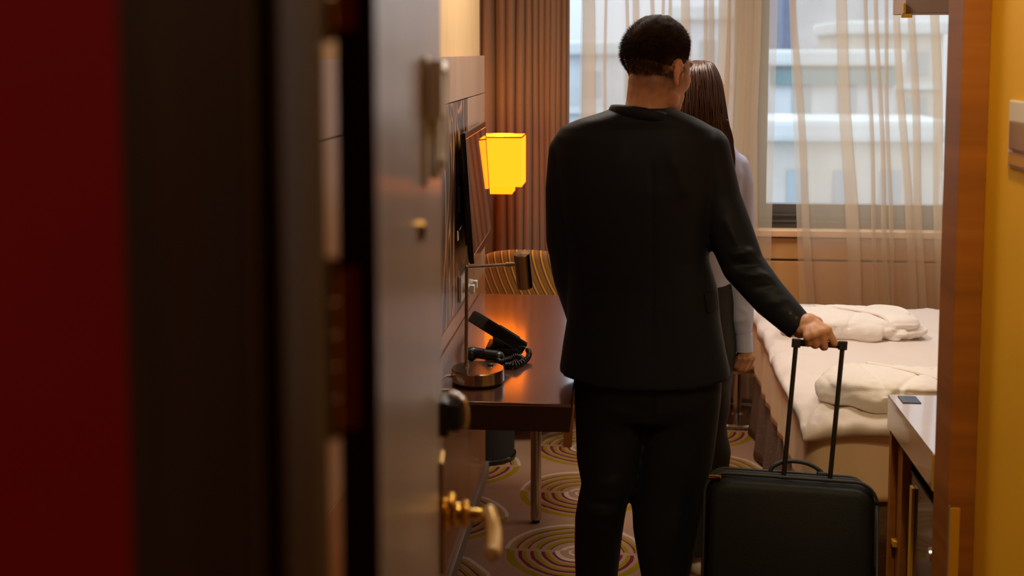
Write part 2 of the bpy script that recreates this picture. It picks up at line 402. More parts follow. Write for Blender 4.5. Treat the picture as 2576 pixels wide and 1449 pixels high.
bm = B(); box(bm, -.205, JX, .555, .612, 0, 2.12, .002); box(bm, .705, .76, .555, .64, 0, 2.12, .002); box(bm, -.205, .76, .555, .64, 2.07, 2.12)
link('jamb', bm, m_frame, fr)
link('rebate', BOX(-.205, JX-.001, .613, .645, 0, 2.10, .002), m_olive, fr)
# sill, cover boards, skirting
st('trim_1', BOX(WX0-.3, WX1+.2, 5.435, YE, .782, .812, .006), m_sill, label='pale window sill board')
cv = bpy.data.objects.new('trim_2', None); COL.objects.link(cv); cv['kind'] = 'structure'; cv['label'] = 'tan panelled cover under the window sill'
for z0, z1 in ((.675, .772), (.40, .665), (.12, .39)):
    link('board', BOX(WX0-.3, WX1+.2, 5.475, 5.50, z0, z1, .004), m_cover, cv)
link('backing', BOX(WX0-.3, WX1+.2, 5.498, YE, .06, .78), m_apron, cv)
st('baseboard_back', BOX(-.86, 2.9, 5.47, YE, 0, .055, .003), m_bgrey, label='grey skirting under the window')
st('baseboard_left', BOX(XL-.02, XL+.012, .66, 4.425, 0, .055, .002), m_alu, label='metal skirting strip along the left wall')
# window with two sashes and a wide grey mullion
def window(i, x0, x1, lab):
    e = bpy.data.objects.new('window_%d' % i, None); COL.objects.link(e); e['kind'] = 'structure'; e['label'] = lab
    y0, y1, z0, z1 = 5.56, 5.62, .80, 2.42
    bm = B(); box(bm, x0, x1, y0, y1, z0, .918, .004); box(bm, x0, x1, y0, y1, z1-.08, z1, .004)
    box(bm, x0, x0+.075, y0, y1, .918, z1-.08, .004); box(bm, x1-.075, x1, y0, y1, .918, z1-.08, .004)
    box(bm, x0, x1, y0-.012, y0, .835, .845); box(bm, x0, x1, y0-.018, y0, .865, .872)
    link('window_frame', bm, m_wframe, e)
    link('pane', BOX(x0+.07, x1-.07, 5.588, 5.594, .91, z1-.07), m_glass, e)
window(1, WX0, .578, 'left window sash behind the couple'); window(2, .581, WX1, 'right window sash above the bed')

# media panel on the left wall
t = thing('wall_panel', 'walnut wall panel with dark swirled veneer behind the television', 'panel', (XL-.01, 4, 0))
link('border_board', BOX(XL-.018, XL, .70, 4.41, 1.467, 1.604, .001), m_lwood, t)
link('border_board', BOX(XL-.018, XL, 3.925, 4.41, .80, 1.464, .001), m_lwood, t)
link('veneer_inlay', BOX(XL-.018, XL-.002, 2.6, 3.922, .80, 1.464, .001), m_zebra, t)
link('border_board', BOX(XL-.018, XL, .70, 2.598, .80, 1.464, .001), m_lwood, t)
link('lower_board', BOX(XL-.018, XL, .70, 4.41, .058, .797, .001), m_pwood, t)

# exterior, seen softly through the window
def building(x0, x1, y, ztop, mat, lab, ww=.0, wh=0, pitch=3.0, vp=3.2, snow=True, group=None, depth=10, teal=False):
    t = thing('building', lab, 'building', ((x0+x1)/2, y, -14), group)
    link('facade', BOX(x0, x1, y, y+depth, -14, ztop), mat, t)
    if snow: link('snowy_roof', BOX(x0-.4, x1+.4, y-.5, y+depth, ztop, ztop+.8, .2), m_snow, t)
    if teal: link('cornice', BOX(x0, x1, y-.3, y, ztop-.9, ztop-.2), m_teal, t)
    src = None; z = ztop-1.7
    if ww:
        while z > -9:
            x = x0+pitch*.5
            while x < x1-ww:
                if src is None: src = link('window', BOX(-ww/2, ww/2, -.06, .02, -wh/2, wh/2), m_fw, t)
                else: c = src.copy(); COL.objects.link(c); src_new = c; c.location = (0, 0, 0)
                o = src if src.get('placed') is None else src_new
                o.matrix_parent_inverse = Matrix(); o.location = (x+ww/2-(x0+x1)/2, 0, z+14)
                src['placed'] = 1
                x += pitch
            z -= vp
            if z < -9: break
            link('ledge', BOX(x0, x1, y-.35, y, z+vp*.5-.15, z+vp*.5+.25), m_snow, t)
    return t
building(7.15, 13.2, 60, .9, m_f1, 'pale grey building with snowy roof seen through the right sash', .9, 1.5, 2.2, 3.0, teal=True)
building(12.9, 18.5, 72, 2.6, m_f2, 'warm grey tower block farthest right beyond the window', 1.2, 1.3, 2.4, 2.7)
building(5.2, 11.5, 45, -1.7, m_f2, 'low cream house in front of the pale grey building', .7, 1.2, 1.7, 2.6, depth=4)
building(12.2, 13.2, 95, 9, m_fd, 'dark narrow tower rising far behind', snow=False)
building(-6, 2.6, 70, 1.4, m_f1, 'long pale building seen left of the man', 1.0, 1.5, 2.4, 3.1)
building(2.7, 6.5, 62, 3.2, m_f3, 'grey building beyond the window above the couple', .9, 1.3, 2.2, 2.9, depth=6)
building(9.5, 24, 110, 9, m_f3, 'wide bluish grey block on the horizon', snow=False)
o = link('street_ground', BOX(-60, 60, 12, 160, -14.2, -14), m_snow); o['kind'] = 'structure'; o['label'] = 'snowy ground far below the window'

# ------------------------------------------------------------------ curtains
def cloth(name, path_rows, mat, parent=None):
    """path_rows: list of (z, [(x,y)...]) of equal length"""
    bm = B(); rs = [[Vector((x, y, z)) for x, y in row] for z, row in path_rows]
    rings(bm, rs, closed=False, cap=False); return link(name, bm, mat, parent, smooth=True)
def drape_rows():
    rows = []; x0, x1 = -.70, -.243
    # crests irregularly spaced, closer to the right as in the photograph
    cr = [0, .10, .19, .34, .43, .53, .60, .67, .735, .79, .845, .895, .94, 1.0]
    for iz in range(14):
        z = .02+2.43*iz/13; row = []
        for k in range(len(cr)-1):
            for s in range(10):
                t_ = s/10; u = cr[k]+(cr[k+1]-cr[k])*t_
                wdt = (cr[k+1]-cr[k])
                sway = .012*sin(3*u*6+z*1.7)*min(1, (2.45-z)/2)*u*(1-u)*2
                y = 5.33-.075*min(1, wdt/.07)*(.5+.5*cos(2*pi*t_))**.5+.01*sin(z*2+u*17)
                row.append((x0+(x1-x0)*u+sway+.008*sin(2*pi*t_), y))
        row.append((x1, 5.29)); rows.append((z, row))
    return rows
t = thing('drape', 'heavy brown full-length curtain in deep folds behind the yellow lamp', 'curtain', (-.45, 5.33, 0))
o = cloth('drape_fabric', drape_rows(), m_curtain, t)
so = o.modifiers.new('s', 'SOLIDIFY'); so.thickness = .004
# sheers: every fold is a real triple layer of the same voile
def sheer(name, lab, left, right, folds, Y0):
    """left/right: (px at y=0, px at y=760); folds: (top centre, bottom centre, width)"""
    yT, yB = -180, 1000
    def lx(a, b, y): return a+(b-a)*(y/760.0)
    rows = []; NZ = 30
    for iz in range(NZ+1):
        ypx = -330+1340*iz/NZ; row = []
        xs = [(lx(*left, ypx), 0.0)]
        for (a, b, wd) in folds:
            c = lx(a, b, ypx)+2.5*sin(ypx*.011+a)
            w_ = wd*(.85+.3*max(0, min(1, ypx/900)))/2
            xs += [(c-w_, .0), (c+w_*.9, -.020), (c+w_, -.024), (c-w_*.8, .006), (c-w_*.9, .014), (c+w_*.95, .020), (c+w_*1.2, .0)]
        xs.append((lx(*right, ypx), 0))
        fine = []
        for (xa, ya), (xb, yb) in zip(xs, xs[1:]):
            for s in range(5):
                q = s/5; fine.append((xa+(xb-xa)*q, ya+(yb-ya)*q+.010*sin(q*pi)*(1 if abs(xb-xa) > 40 else 0)))
        fine.append(xs[-1])
        for x, dy in fine:
            P = at(x, ypx, Y=Y0); row.append((P.x, Y0+dy+.006*sin(x*.045)))
        z = at(1600, ypx, Y=Y0).z
        rows.append((max(.045, z), row))
    t = thing(name, lab, 'curtain', (rows[0][1][0][0], Y0, 0), 'sheer curtains across the window')
    cloth('voile', rows, m_sheer, t); return t
sheer('sheer_curtain', 'translucent beige sheer curtain panel behind the couple', (1462, 1446), (1957, 1936),
      [(1478, 1490, 40), (1523, 1526, 9), (1577, 1580, 10), (1597, 1600, 20), (1640, 1648, 12), (1668, 1676, 9), (1688, 1692, 9), (1726, 1728, 26), (1777, 1760, 10), (1790, 1772, 16),
       (1822, 1795, 34), (1842, 1818, 30), (1866, 1845, 30), (1886, 1870, 30), (1905, 1890, 16)], 5.40)
sheer('sheer_curtain', 'translucent beige sheer curtain panel hanging above the bed', (1985, 2012), (2700, 2760),
      [(1996, 2040, 16), (2113, 2152, 30), (2178, 2205, 7), (2203, 2232, 9), (2226, 2244, 7), (2252, 2300, 16), (2292, 2318, 16), (2349, 2368, 22), (2420, 2440, 20), (2520, 2550, 20), (2600, 2640, 20)], 5.385)

# ------------------------------------------------------------------ entry door leaf with its fittings
A0 = Vector((-.1445, .68, 0)); A1 = Vector((-.2335, 1.505, 0)); dv = (A1-A0).normalized(); nv = Vector((dv.y, -dv.x, 0))   # nv points into the passage
DM = Matrix(((dv.x, nv.x, 0, A0.x), (dv.y, nv.y, 0, A0.y), (0, 0, 1, 0), (0, 0, 0, 1)))   # local x along the leaf, y out of its face
L = (A1-A0).length
t = thing('entry_door', 'open dark-edged hotel room door seen along its grey-brown face', 'door', A0)
link('leaf', BOX(0.001, L, -.020, 0, .01, 2.06, .0015, mat=DM), m_door, t)
link('edge_band', BOX(-.001, .003, -.0215, .0012, .01, 2.06, mat=DM), m_dooredge, t)
def hinge(z0, z1):
    h = link('hinge', BOX(-.003, -.001, -.0205, -.010, z0, z1, mat=DM), m_dbrass, t)
    bm = B(); n = 5
    for k in range(n):
        a = z0+(z1-z0)*k/n; cyl(bm, DM @ Vector((-.003, -.026, a+.001)), DM @ Vector((-.003, -.026, a+(z1-z0)/n-.001)), .0065, seg=16)
    ell(bm, DM @ Vector((-.003, -.026, z1+.002)), (.006, .006, .005)); ell(bm, DM @ Vector((-.003, -.026, z0-.002)), (.006, .006, .005))
    box(bm, -.010, -.002, -.036, -.026, z0, z1, mat=DM)
    link('knuckle', bm, m_dbrass, t, smooth=False)
hinge(1.398, 1.494); hinge(1.632, 1.728); hinge(.25, .346)
# peephole, guard, card lock, lever handle
def rel(v): return ((v-A0).dot(dv))
lp = rel(at(1060, 580, Y=1.07)); zp = 1.456
bm = B(); cyl(bm, DM @ Vector((lp, 0, zp)), DM @ Vector((lp, .005, zp)), .011, .009, 24); cyl(bm, DM @ Vector((lp, .005, zp)), DM @ Vector((lp, .006, zp)), .006, .006, 16)
link('peephole', bm, m_dbrass, t, smooth=False)
lg = rel(at(1075, 300, Y=1.15))
bm = B(); box(bm, lg-.03, lg+.03, 0, .005, 1.49, 1.615, .0015, mat=DM); box(bm, lg-.028, lg+.028, .005, .020, 1.555, 1.612, .004, mat=DM); box(bm, lg+.0, lg+.028, .005, .016, 1.495, 1.556, .004, mat=DM)
pts = [DM @ Vector((lg-.012, .018, 1.60)), DM @ Vector((lg+.03, .018, 1.606)), DM @ Vector((lg+.045, .018, 1.59)), DM @ Vector((lg+.045, .016, 1.52)), DM @ Vector((lg+.03, .016, 1.505)), DM @ Vector((lg-.012, .018, 1.512))]
tube(bm, spline(pts, 5), .0045, 10); link('security_latch', bm, M('pale_nickel', srgb(222, 220, 214), .35, .1), t)
lk = L-.065
bm = B(); box(bm, lk-.022, lk+.022, 0, .012, 1.145, 1.19, .004, mat=DM); box(bm, lk-.016, lk+.016, .012, .026, 1.15, 1.185, .004, mat=DM)
link('thumbturn_body', bm, m_black, t)
link('thumbturn', tube(B(), spline([DM @ Vector((lk+.01, .012, 1.192)), DM @ Vector((lk, .028, 1.186)), DM @ Vector((lk, .032, 1.165)), DM @ Vector((lk, .030, 1.15))], 6), .005, 10), m_chrome, t, smooth=True)
hz = 1.040
bm = B(); box(bm, lk-.024, lk+.024, 0, .005, .97, 1.115, .0025, mat=DM)
link('escutcheon', bm, m_dbrass, t)
bm = B()
for r0, a, b_ in ((.021, .004, .012), (.015, .012, .030), (.018, .030, .036)): cyl(bm, DM @ Vector((lk, a, hz)), DM @ Vector((lk, b_, hz)), r0, r0*.92, 28)
for k in range(3): ell(bm, DM @ Vector((lk-.01+.01*k, .014, hz+.018)), (.006, .006, .006))
link('rosette', bm, m_brass, t, smooth=True)
bm = tube(B(), spline([DM @ Vector((lk, .03, hz)), DM @ Vector((lk, .052, hz-.002)), DM @ Vector((lk-.008, .062, hz-.006))], 6), .0075, 12); link('spindle', bm, m_brass, t, smooth=True)
bm = tube(B(), spline([DM @ Vector((lk+.004, .060, hz+.004)), DM @ Vector((lk-.02, .067, hz-.012)), DM @ Vector((lk-.055, .067, hz-.022)), DM @ Vector((lk-.066, .065, hz-.024))], 6), .010, 14, rf=None)
link('lever_grip', bm, M('pale_lever_grip', srgb(214, 182, 120), .3, .3), t, smooth=True)

# switch plate on the yellow wall
t = thing('wall_switch', 'cream rectangular switch plate on the yellow entry wall', 'switch', (XD, 2.32, 1.46))
link('plate', BOX(XD-.005, XD-.0005, 2.20, 2.352, 1.40, 1.528, .003), m_white, t)
link('dial', BOX(XD-.011, XD-.005, 2.20, 2.33, 1.435, 1.49, .003), m_dbrass, t)
link('rocker', BOX(XD-.008, XD-.005, 2.22, 2.34, 1.405, 1.43, .002), m_ywood, t)

# tall wardrobe panel and minibar unit on the right
t = thing('wardrobe', 'tall amber wood wardrobe panel at the end of the yellow wall', 'wardrobe', (.70, 2.55, 0))
yn, yf = 2.496, 2.612
link('side_panel', BOX(.68, .7345, yn, yf, .005, 2.46, .0015), m_owood, t)
link('recessed_strip', BOX(.683, .704, yn-.005, yn-.0002, .02, .67, .001), m_ywood, t)
link('metal_edge', BOX(.6805, .683, yn-.006, yn-.0002, .02, .675), m_alu, t)
t = thing('minibar_cabinet', 'low amber wood cabinet with glossy top and open front beside the bed', 'cabinet', (.9, 2.85, 0))
ct = .742
link('top_board', BOX(.68, 1.22, 2.618, 3.077, ct-.085, ct, .002), m_board, t)
link('edge_band', BOX(.679, .683, 2.616, 2.6285, ct-.083, ct-.002), m_ywood, t)  # yellow light on the slab end, put into the strip's colour
link('side_panel', BOX(.685, 1.20, 3.045, 3.07, .01, ct-.086, .001), m_owood, t)
link('stile', BOX(.700, .722, 2.985, 3.044, .01, ct-.086, .001), m_owood, t)
link('shelf', BOX(.69, 1.20, 3.02, 3.0449, .36, .375, .001), m_ywood, t)
link('side_panel', BOX(.745, 1.20, 2.618, 2.636, .01, ct-.086, .001), m_owood, t)
link('back_panel', BOX(1.185, 1.20, 2.637, 3.044, .01, ct-.086, .001), m_owood, t)
t = thing('minibar_fridge', 'black minibar fridge inside the low amber cabinet', 'fridge', (.95, 2.8, 0))
link('cabinet_body', BOX(.74, 1.17, 2.645, 2.965, .02, .60, .006), m_black, t)
link('door_panel', BOX(.712, .738, 2.65, 2.96, .03, .59, .006), m_blackg, t)
link('reflection_strip', BOX(.704, .712, 2.90, 2.925, .06, .56, .002), m_ywood, t)  # yellow reflection on the fridge door, built as a coloured strip
link('dial', cyl(B(), (.712, 2.70, .48), (.695, 2.70, .48), .018, .015, 20), m_chrome, t)
t = thing('info_card', 'small dark blue card lying on the glossy cabinet top', 'card', (.73, 3.02, ct))
link('card', BOX(.70, .745, 3.0, 3.06, ct+.0003, ct+.002), M('navy_card', srgb(50, 62, 92), .5), t)
link('edge_line', BOX(.70, .712, 3.0, 3.06, ct+.0021, ct+.0024), m_black, t)

# ------------------------------------------------------------------ desk and what stands on it
DX0, DX1, DY0, DY1, DZ = XL+.002, -.125, 2.885, 4.21, .75
t = thing('desk', 'long dark polished wooden desk along the left wall with a steel leg', 'desk', (-.32, 3.5, 0))
bm = B(); box(bm, DX0, DX1, DY0, DY1, DZ-.009, DZ, .003)
link('desktop', bm, m_desk, t)
link('apron', BOX(DX0, DX1-.004, DY0+.003, DY1-.003, DZ-.073, DZ-.0095, .003), m_apron, t)
bm = B(); cyl(bm, (-.293, 3.985, .012), (-.293, 3.985, DZ-.0735), .0185, seg=32)
link('leg', bm, m_steel, t, smooth=False)
link('foot', cyl(B(), (-.293, 3.985, .001), (-.293, 3.985, .012), .014, seg=24), m_black, t)
link('wall_bracket', BOX(XL+.002, XL+.03, 3.0, 4.1, DZ-.12, DZ-.0735, .002), m_apron, t)
# reading lamp
bx, by = -.379, 3.060
t = thing('desk_lamp', 'brushed steel reading lamp with cylindrical head on the desk', 'lamp', (bx, by, DZ))
bm = lathe(B(), [(.064, .001), (.0675, .003), (.0675, .006)], (bx, by, DZ), 48); link('base_pad', bm, m_black, t)
bm = lathe(B(), [(.0675, .006), (.0695, .008), (.0695, .036), (.068, .039)], (bx, by, DZ), 64); link('base', bm, m_steel, t)
link('switch', lathe(B(), [(.0085, .039), (.0085, .042), (.006, .044)], (bx+.030, by+.030, DZ), 20), m_black, t)
pxl, pyl = -.412, 3.075; topz = at(1173, 672, Y=pyl).z; tx = at(1174, 672, Y=pyl).x
P0, P1 = Vector((pxl, pyl, DZ+.039)), Vector((tx, pyl, topz))
bm = cyl(B(), P0, P1, .0048, seg=16); cyl(bm, P0, P0+Vector((0, 0, .008)), .008, .006, 20); ell(bm, P1, (.005,)*3); link('stem', bm, m_steel, t)
Pa = at(1272, 666, Y=pyl-.01); Pb = at(1300, 664, Y=pyl-.012)
bm = cyl(B(), P1, Pa, .0045, seg=14); cyl(bm, Pa, Pb, .0060, seg=16); cyl(bm, Pa+(Pb-Pa)*.1, Pa+(Pb-Pa)*.25, .0068, seg=16); link('arm', bm, m_steel, t)
Ht, Hb = at(1312, 638, Y=pyl-.01), at(1321, 722, Y=pyl+.012)
d = (Hb-Ht).normalized(); q = d.to_track_quat('Z', 'Y').to_matrix().to_4x4(); r0 = .0215
bm = B(); HM = Matrix.Translation(Ht) @ q; hl = (Hb-Ht).length
prof = [(.0, .001), (.0205, .0), (r0, .002), (r0, hl-.001), (r0-.001, hl), (r0-.003, hl), (r0-.003, .02), (.001, .018)]
rings(bm, [[HM @ Vector((max(r, .0005)*cos(2*pi*i/40), max(r, .0005)*sin(2*pi*i/40), z)) for i in range(40)] for r, z in prof])
link('lamp_head', bm, m_steel, t)
bm = tube(B(), spline([(bx-.066, by-.02, DZ+.02), (bx-.078, by-.03, DZ+.024), (bx-.095, by-.035, DZ+.012), (bx-.11, by-.05, DZ+.004), (bx-.09, by-.085, DZ+.003), (bx-.065, by-.085, DZ+.003)], 8), .0022, 8)
link('cord', bm, m_white, t, smooth=True)
link('cord_plug', cyl(B(), (bx-.067, by-.02, DZ+.020), (bx-.078, by-.026, DZ+.021), .004, seg=12), m_chrome, t)

# telephone: wedge stand, tilted body with keys, handset lying beside it
t = thing('telephone', 'black desk telephone with tilted keypad body on the desk', 'telephone', (-.36, 3.38, DZ))
a = at(1178, 800, Y=3.36); b_ = at(1300, 885, Y=3.36)
dx = Vector((b_.x-a.x, 0, b_.z-a.z)); ln = dx.length; ux = dx.normalized(); uz = Vector((-ux.z, 0, ux.x))
if uz.z < 0: uz = -uz
ln *= .84
TM = Matrix.Translation((a.x+.060, 3.31, a.z-.004)) @ Matrix.Rotation(radians(27), 4, 'Z') @ Matrix(((ux.x, 0, uz.x, 0), (0, 1, 0, 0), (ux.z, 0, uz.z, 0), (0, 0, 0, 1)))
link('body', BOX(-.004, ln+.002, 0, .125, -.022, .012, .004, mat=TM), m_black, t)
link('face_plate', BOX(-.002, ln, .002, .123, .0122, .0155, .0015, mat=TM), M('slate_grey_plastic', srgb(84, 84, 96), .35), t)
src = None
for i in range(5):
    for j in range(3):
        link('key', BOX(ln*.48+i*.0115, ln*.48+i*.0115+.008, .022+j*.018, .035+j*.018, .0156, .0185, .001, mat=TM), m_blacks, t)
link('display', BOX(.008, .040, .085, .115, .0156, .0166, mat=TM), m_blackg, t)
bm = B(); box(bm, a.x+.05, b_.x+.004, 3.345, 3.46, DZ+.001, DZ+.02, .005)
q0 = TM @ Vector((ln*.45, .02, -.012)); 
vs = [TM @ Vector((ln*.60, .02, -.021)), TM @ Vector((ln-.008, .02, -.021)), None, None]
vs[2] = Vector((vs[1].x-.004, vs[1].y, DZ+.012)); vs[3] = Vector((vs[0].x-.0, vs[0].y, DZ+.012))
yd = TM.to_3x3() @ Vector((0, .09, 0)); bmesh.ops.recalc_face_normals(bm, faces=bm.faces)
b2_ = B(); rings(b2_, [vs, [v+yd for v in vs]]); bmesh.ops.recalc_face_normals(b2_, faces=b2_.faces); link('wedge', b2_, m_black, t)
link('stand', bm, m_black, t)
link('front_lip', BOX(ln-.002, ln+.006, .008, .117, -.010, .010, .003, mat=TM), m_blacks, t)
t = thing('handset', 'black telephone handset lying on the desk beside the phone', 'handset', (-.42, 3.26, DZ))
bm = tube(B(), spline([(-.424, 3.28, DZ+.024), (-.410, 3.28, DZ+.022), (-.372, 3.27, DZ+.020), (-.348, 3.265, DZ+.019)], 8), .015, 16); ell(bm, (-.345, 3.262, DZ+.017), (.016, .020, .0165)); ell(bm, (-.424, 3.28, DZ+.019), (.018, .023, .019))
link('grip', bm, m_black, t, smooth=True)
bm = B()
for k in range(9): box(bm, -.425+k*.0045, -.4225+k*.0045, 3.262, 3.268, DZ+.0345, DZ+.0362)
link('grille', bm, m_blacks, t)
def coil(path, R, rr, turns, name, parent):
    p_ = spline(path, 24); n = len(p_); pts = []; per = 12; tot = turns*per
    for i in range(tot):
        u = i/(tot-1)*(n-1); k = min(int(u), n-2); f = u-k; c = p_[k].lerp(p_[k+1], f); d = (p_[k+1]-p_[k]).normalized()
        s = d.cross(Vector((0, 0, 1))).normalized(); w_ = s.cross(d); an = 2*pi*i/per
        pts.append(c+(s*cos(an)+w_*sin(an))*R)
    return link(name, tube(B(), pts, rr, 6), m_black, parent, smooth=True)
coil([(-.345, 3.245, DZ+.012), (-.335, 3.225, DZ+.012), (-.315, 3.225, DZ+.018), (-.295, 3.235, DZ+.026), (-.280, 3.25, DZ+.016), (-.283, 3.235, DZ+.009), (-.305, 3.215, DZ+.009), (-.32, 3.20, DZ+.009)], .0062, .0020, 34, 'coiled_cord', t)
coil([(-.32, 3.20, DZ+.009), (-.29, 3.20, DZ+.009), (-.268, 3.26, DZ+.010), (-.262, 3.30, DZ+.018), (-.268, 3.32, DZ+.024)], .0062, .0020, 18, 'coiled_cord', t)
link('cord_end', tube(B(), spline([(-.268, 3.32, DZ+.024), (-.28, 3.33, DZ+.030), (-.296, 3.335, DZ+.028)], 6), .0022, 8), m_black, t, smooth=True)

# wall sockets with plugs
t = thing('wall_socket', 'pale double wall socket with plugs low on the swirled veneer', 'socket', (XL, 3.78, .88))
link('plate', BOX(XL-.0018, XL+.008, 3.70, 3.86, .825, .905, .002), m_white, t)
for yy in (3.74, 3.815):
    bm = B(); cyl(bm, (XL+.008, yy, .865), (XL+.030, yy, .865), .016, .013, 20); box(bm, XL+.03, XL+.045, yy-.009, yy+.009, .848, .875, .003)
    link('plug', bm, m_white, t)

# television on its bracket
t = thing('television', 'slim black flat television on a wall bracket above the desk', 'television', (XL, 3.33, 1.23))
c0 = at(1170, 335, X=-.42); c1 = at(1195, 665, X=-.39); c2 = at(1220, 308, X=-.42)
TL = at(1171, 335, X=-.487); BL = at(1193, 664, Y=TL.y); TR = at(1221, 308, X=-.497); TR.z = TL.z
vz = (BL-TL); hh = vz.length; vz.normalize(); vy = (TR-TL); ww = vy.length; vy.normalize(); vx = vz.cross(vy).normalized()
if vx.x < 0: vx = -vx
vy = vx.cross(vz)
if vy.y < 0: vy = -vy
TV = Matrix(((vx.x, vy.x, vz.x, TL.x), (vx.y, vy.y, vz.y, TL.y), (vx.z, vy.z, vz.z, TL.z), (0, 0, 0, 1)))   # x out of the screen, y along, z down
bm = B(); bz = .020
for a_, b__, c_, d_ in ((0, ww, 0, bz), (0, ww, hh-bz*1.3, hh), (0, bz*.8, bz, hh-bz*1.3), (ww-bz*.8, ww, bz, hh-bz*1.3)): box(bm, -.014, 0, a_, b__, c_, d_, .002, mat=TV)
link('bezel', bm, m_blackg, t)
bm = B(); v4 = [TV @ Vector((x, y, z)) for x, y, z in ((-.001, bz*.8, bz), (-.001, ww-bz*.8, bz), (-.001, ww-bz*.8, hh-bz*1.3), (-.001, bz*.8, hh-bz*1.3))]
f = [bm.verts.new(v) for v in v4]; g = [bm.verts.new(v-vx*.004) for v in v4]
bm.faces.new(f); bm.faces.new(list(reversed(g)))
for i in range(4): bm.faces.new((f[i], g[i], g[(i+1) % 4], f[(i+1) % 4]))
bmesh.ops.recalc_face_normals(bm, faces=bm.faces)
m_scr = M('mirror_like_screen', (.006, .006, .007), .03, 0, 1.0, ior=3.2, coat=1, crough=.02); link('screen', bm, m_scr, t)
bm = B(); box(bm, -.018, -.0142, .004, ww-.004, .004, hh-.004, .001, mat=TV); box(bm, -.030, -.018, .05, ww-.05, .08, hh-.05, .004, mat=TV); link('back_cover', bm, m_black, t)
bm = B(); box(bm, XL+.0005, XL+.005, TL.y+.02, TL.y+.30, 1.10, 1.30, .001); box(bm, XL+.004, XL+.012, TL.y+.01, TL.y+.12, 1.12, 1.20, .001); box(bm, XL+.004, XL+.014, TL.y+.03, TL.y+.14, 1.24, 1.29, .001)
link('bracket', bm, m_blacks, t)
link('cable', tube(B(), spline([(-.505, TL.y+.10, 1.10), (-.512, TL.y+.03, 1.075), (-.508, TL.y-.01, 1.065), (-.500, TL.y+.01, 1.08)], 8), .003, 8), m_black, t, smooth=True)
link('cable_tag', BOX(-.512, -.509, TL.y-.02, TL.y+.01, 1.035, 1.065, .001), m_white, t)

# yellow cube lamp on the recess wall
t = thing('wall_lamp', 'glowing yellow cube-shaped lamp in front of the brown curtain', 'lamp', (-.85, 4.9, 1.17))
lx0, lx1, ly0, ly1, lz0, lz1 = -.622, -.4135, 4.80, 5.005, 1.07, 1.273
bm = B(); e = .004
for s in ((lx0, lx1, ly0, ly0+e), (lx0, lx1, ly1-e, ly1), (lx0, lx0+e, ly0+e, ly1-e), (lx1-e, lx1, ly0+e, ly1-e)): box(bm, *s, lz0, lz1)
box(bm, lx0+e, lx1-e, ly0+e, ly1-e, lz0, lz0+e)
link('lamp_shade', bm, m_shade, t)
bm = B(); 
for s in ((lx0-.001, lx1+.001, ly0-.001, ly0+.001), (lx0-.001, lx1+.001, ly1-.001, ly1+.001), (lx0-.001, lx0+.001, ly0, ly1), (lx1-.001, lx1+.001, ly0, ly1)): box(bm, *s, lz1-.004, lz1+.001)
link('rim', bm, m_brass, t)
link('lower_diffuser', BOX(-.594, -.455, 4.83, 4.97, 1.036, 1.0695, .003), m_shade, t)
link('bulb', ell(B(), (-.50, 4.9, 1.19), (.026, .026, .034)), m_bulb, t, smooth=True)
bm = cyl(B(), (-.859, 4.95, 1.20), (-.60, 4.95, 1.20), .008, seg=14); cyl(bm, (-.8595, 4.95, 1.20), (-.845, 4.95, 1.20), .04, seg=24); link('arm', bm, m_dbrass, t)
lamp('yellow_lamp_glow', 'POINT', (-.52, 4.9, 1.24), 3.0, (1.0, .53, .09), .05)


# grey shade lamp, upper right
t = thing('reading_sconce', 'grey box-shaped unlit lamp shade with brass corner above the bed', 'lamp', (.97, 4.0, 1.73))
link('lamp_shade', BOX(.905, 1.09, 4.0, 4.18, 1.742, 1.92, .003), m_gshade, t)
link('trim', BOX(.893, .925, 3.985, 4.01, 1.728, 1.742, .002), m_brass, t)
link('trim', BOX(.898, .905, 3.99, 4.01, 1.742, 1.775, .001), m_brass, t)
link('hanger', cyl(B(), (1.0, 4.09, 1.92), (1.0, 4.09, 2.499), .006, seg=12), m_dbrass, t)

# waste bin
bc = (-.545, 4.64, 0)
t = thing('waste_bin', 'black round waste bin on the carpet under the desk end', 'bin', bc)
link('body', lathe(B(), [(.115, .012), (.117, .018), (.119, .29), (.121, .30), (.117, .30), (.113, .02)], bc, 48), m_blacks, t, smooth=False)
link('base_ring', lathe(B(), [(.121, .001), (.124, .005), (.124, .016), (.118, .020)], bc, 48), m_blackg, t)

# striped tub armchair
ccx, ccy = -.405, 5.0
t = thing('armchair', 'mustard and brown striped tub armchair beyond the desk', 'armchair', (ccx, ccy, 0))
def ushape(bm, r_out, r_in, z0, z1f, a0, a1, n=30, cx=ccx, cy=ccy, sx=1, sy=1):
    outer, inner = [], []
    rs = []
    for k in range(n+1):
        a = a0+(a1-a0)*k/n; ca, sa = cos(a), sin(a); zt = z1f(a)
        o_ = lambda r, z: Vector((cx+r*ca*sx, cy+r*sa*sy, z)); m_ = (r_out+r_in)/2; hw = (r_out-r_in)/2
        ring = [o_(r_in, z0), o_(r_in, zt-hw)] + [o_(m_-hw*cos(pi*j/6), zt-hw+hw*sin(pi*j/6)) for j in range(1, 6)] + [o_(r_out, zt-hw), o_(r_out+.006, (z0+zt)/2), o_(r_out, z0)]
        rs.append(ring)
    rings(bm, rs); bmesh.ops.recalc_face_normals(bm, faces=bm.faces); return bm
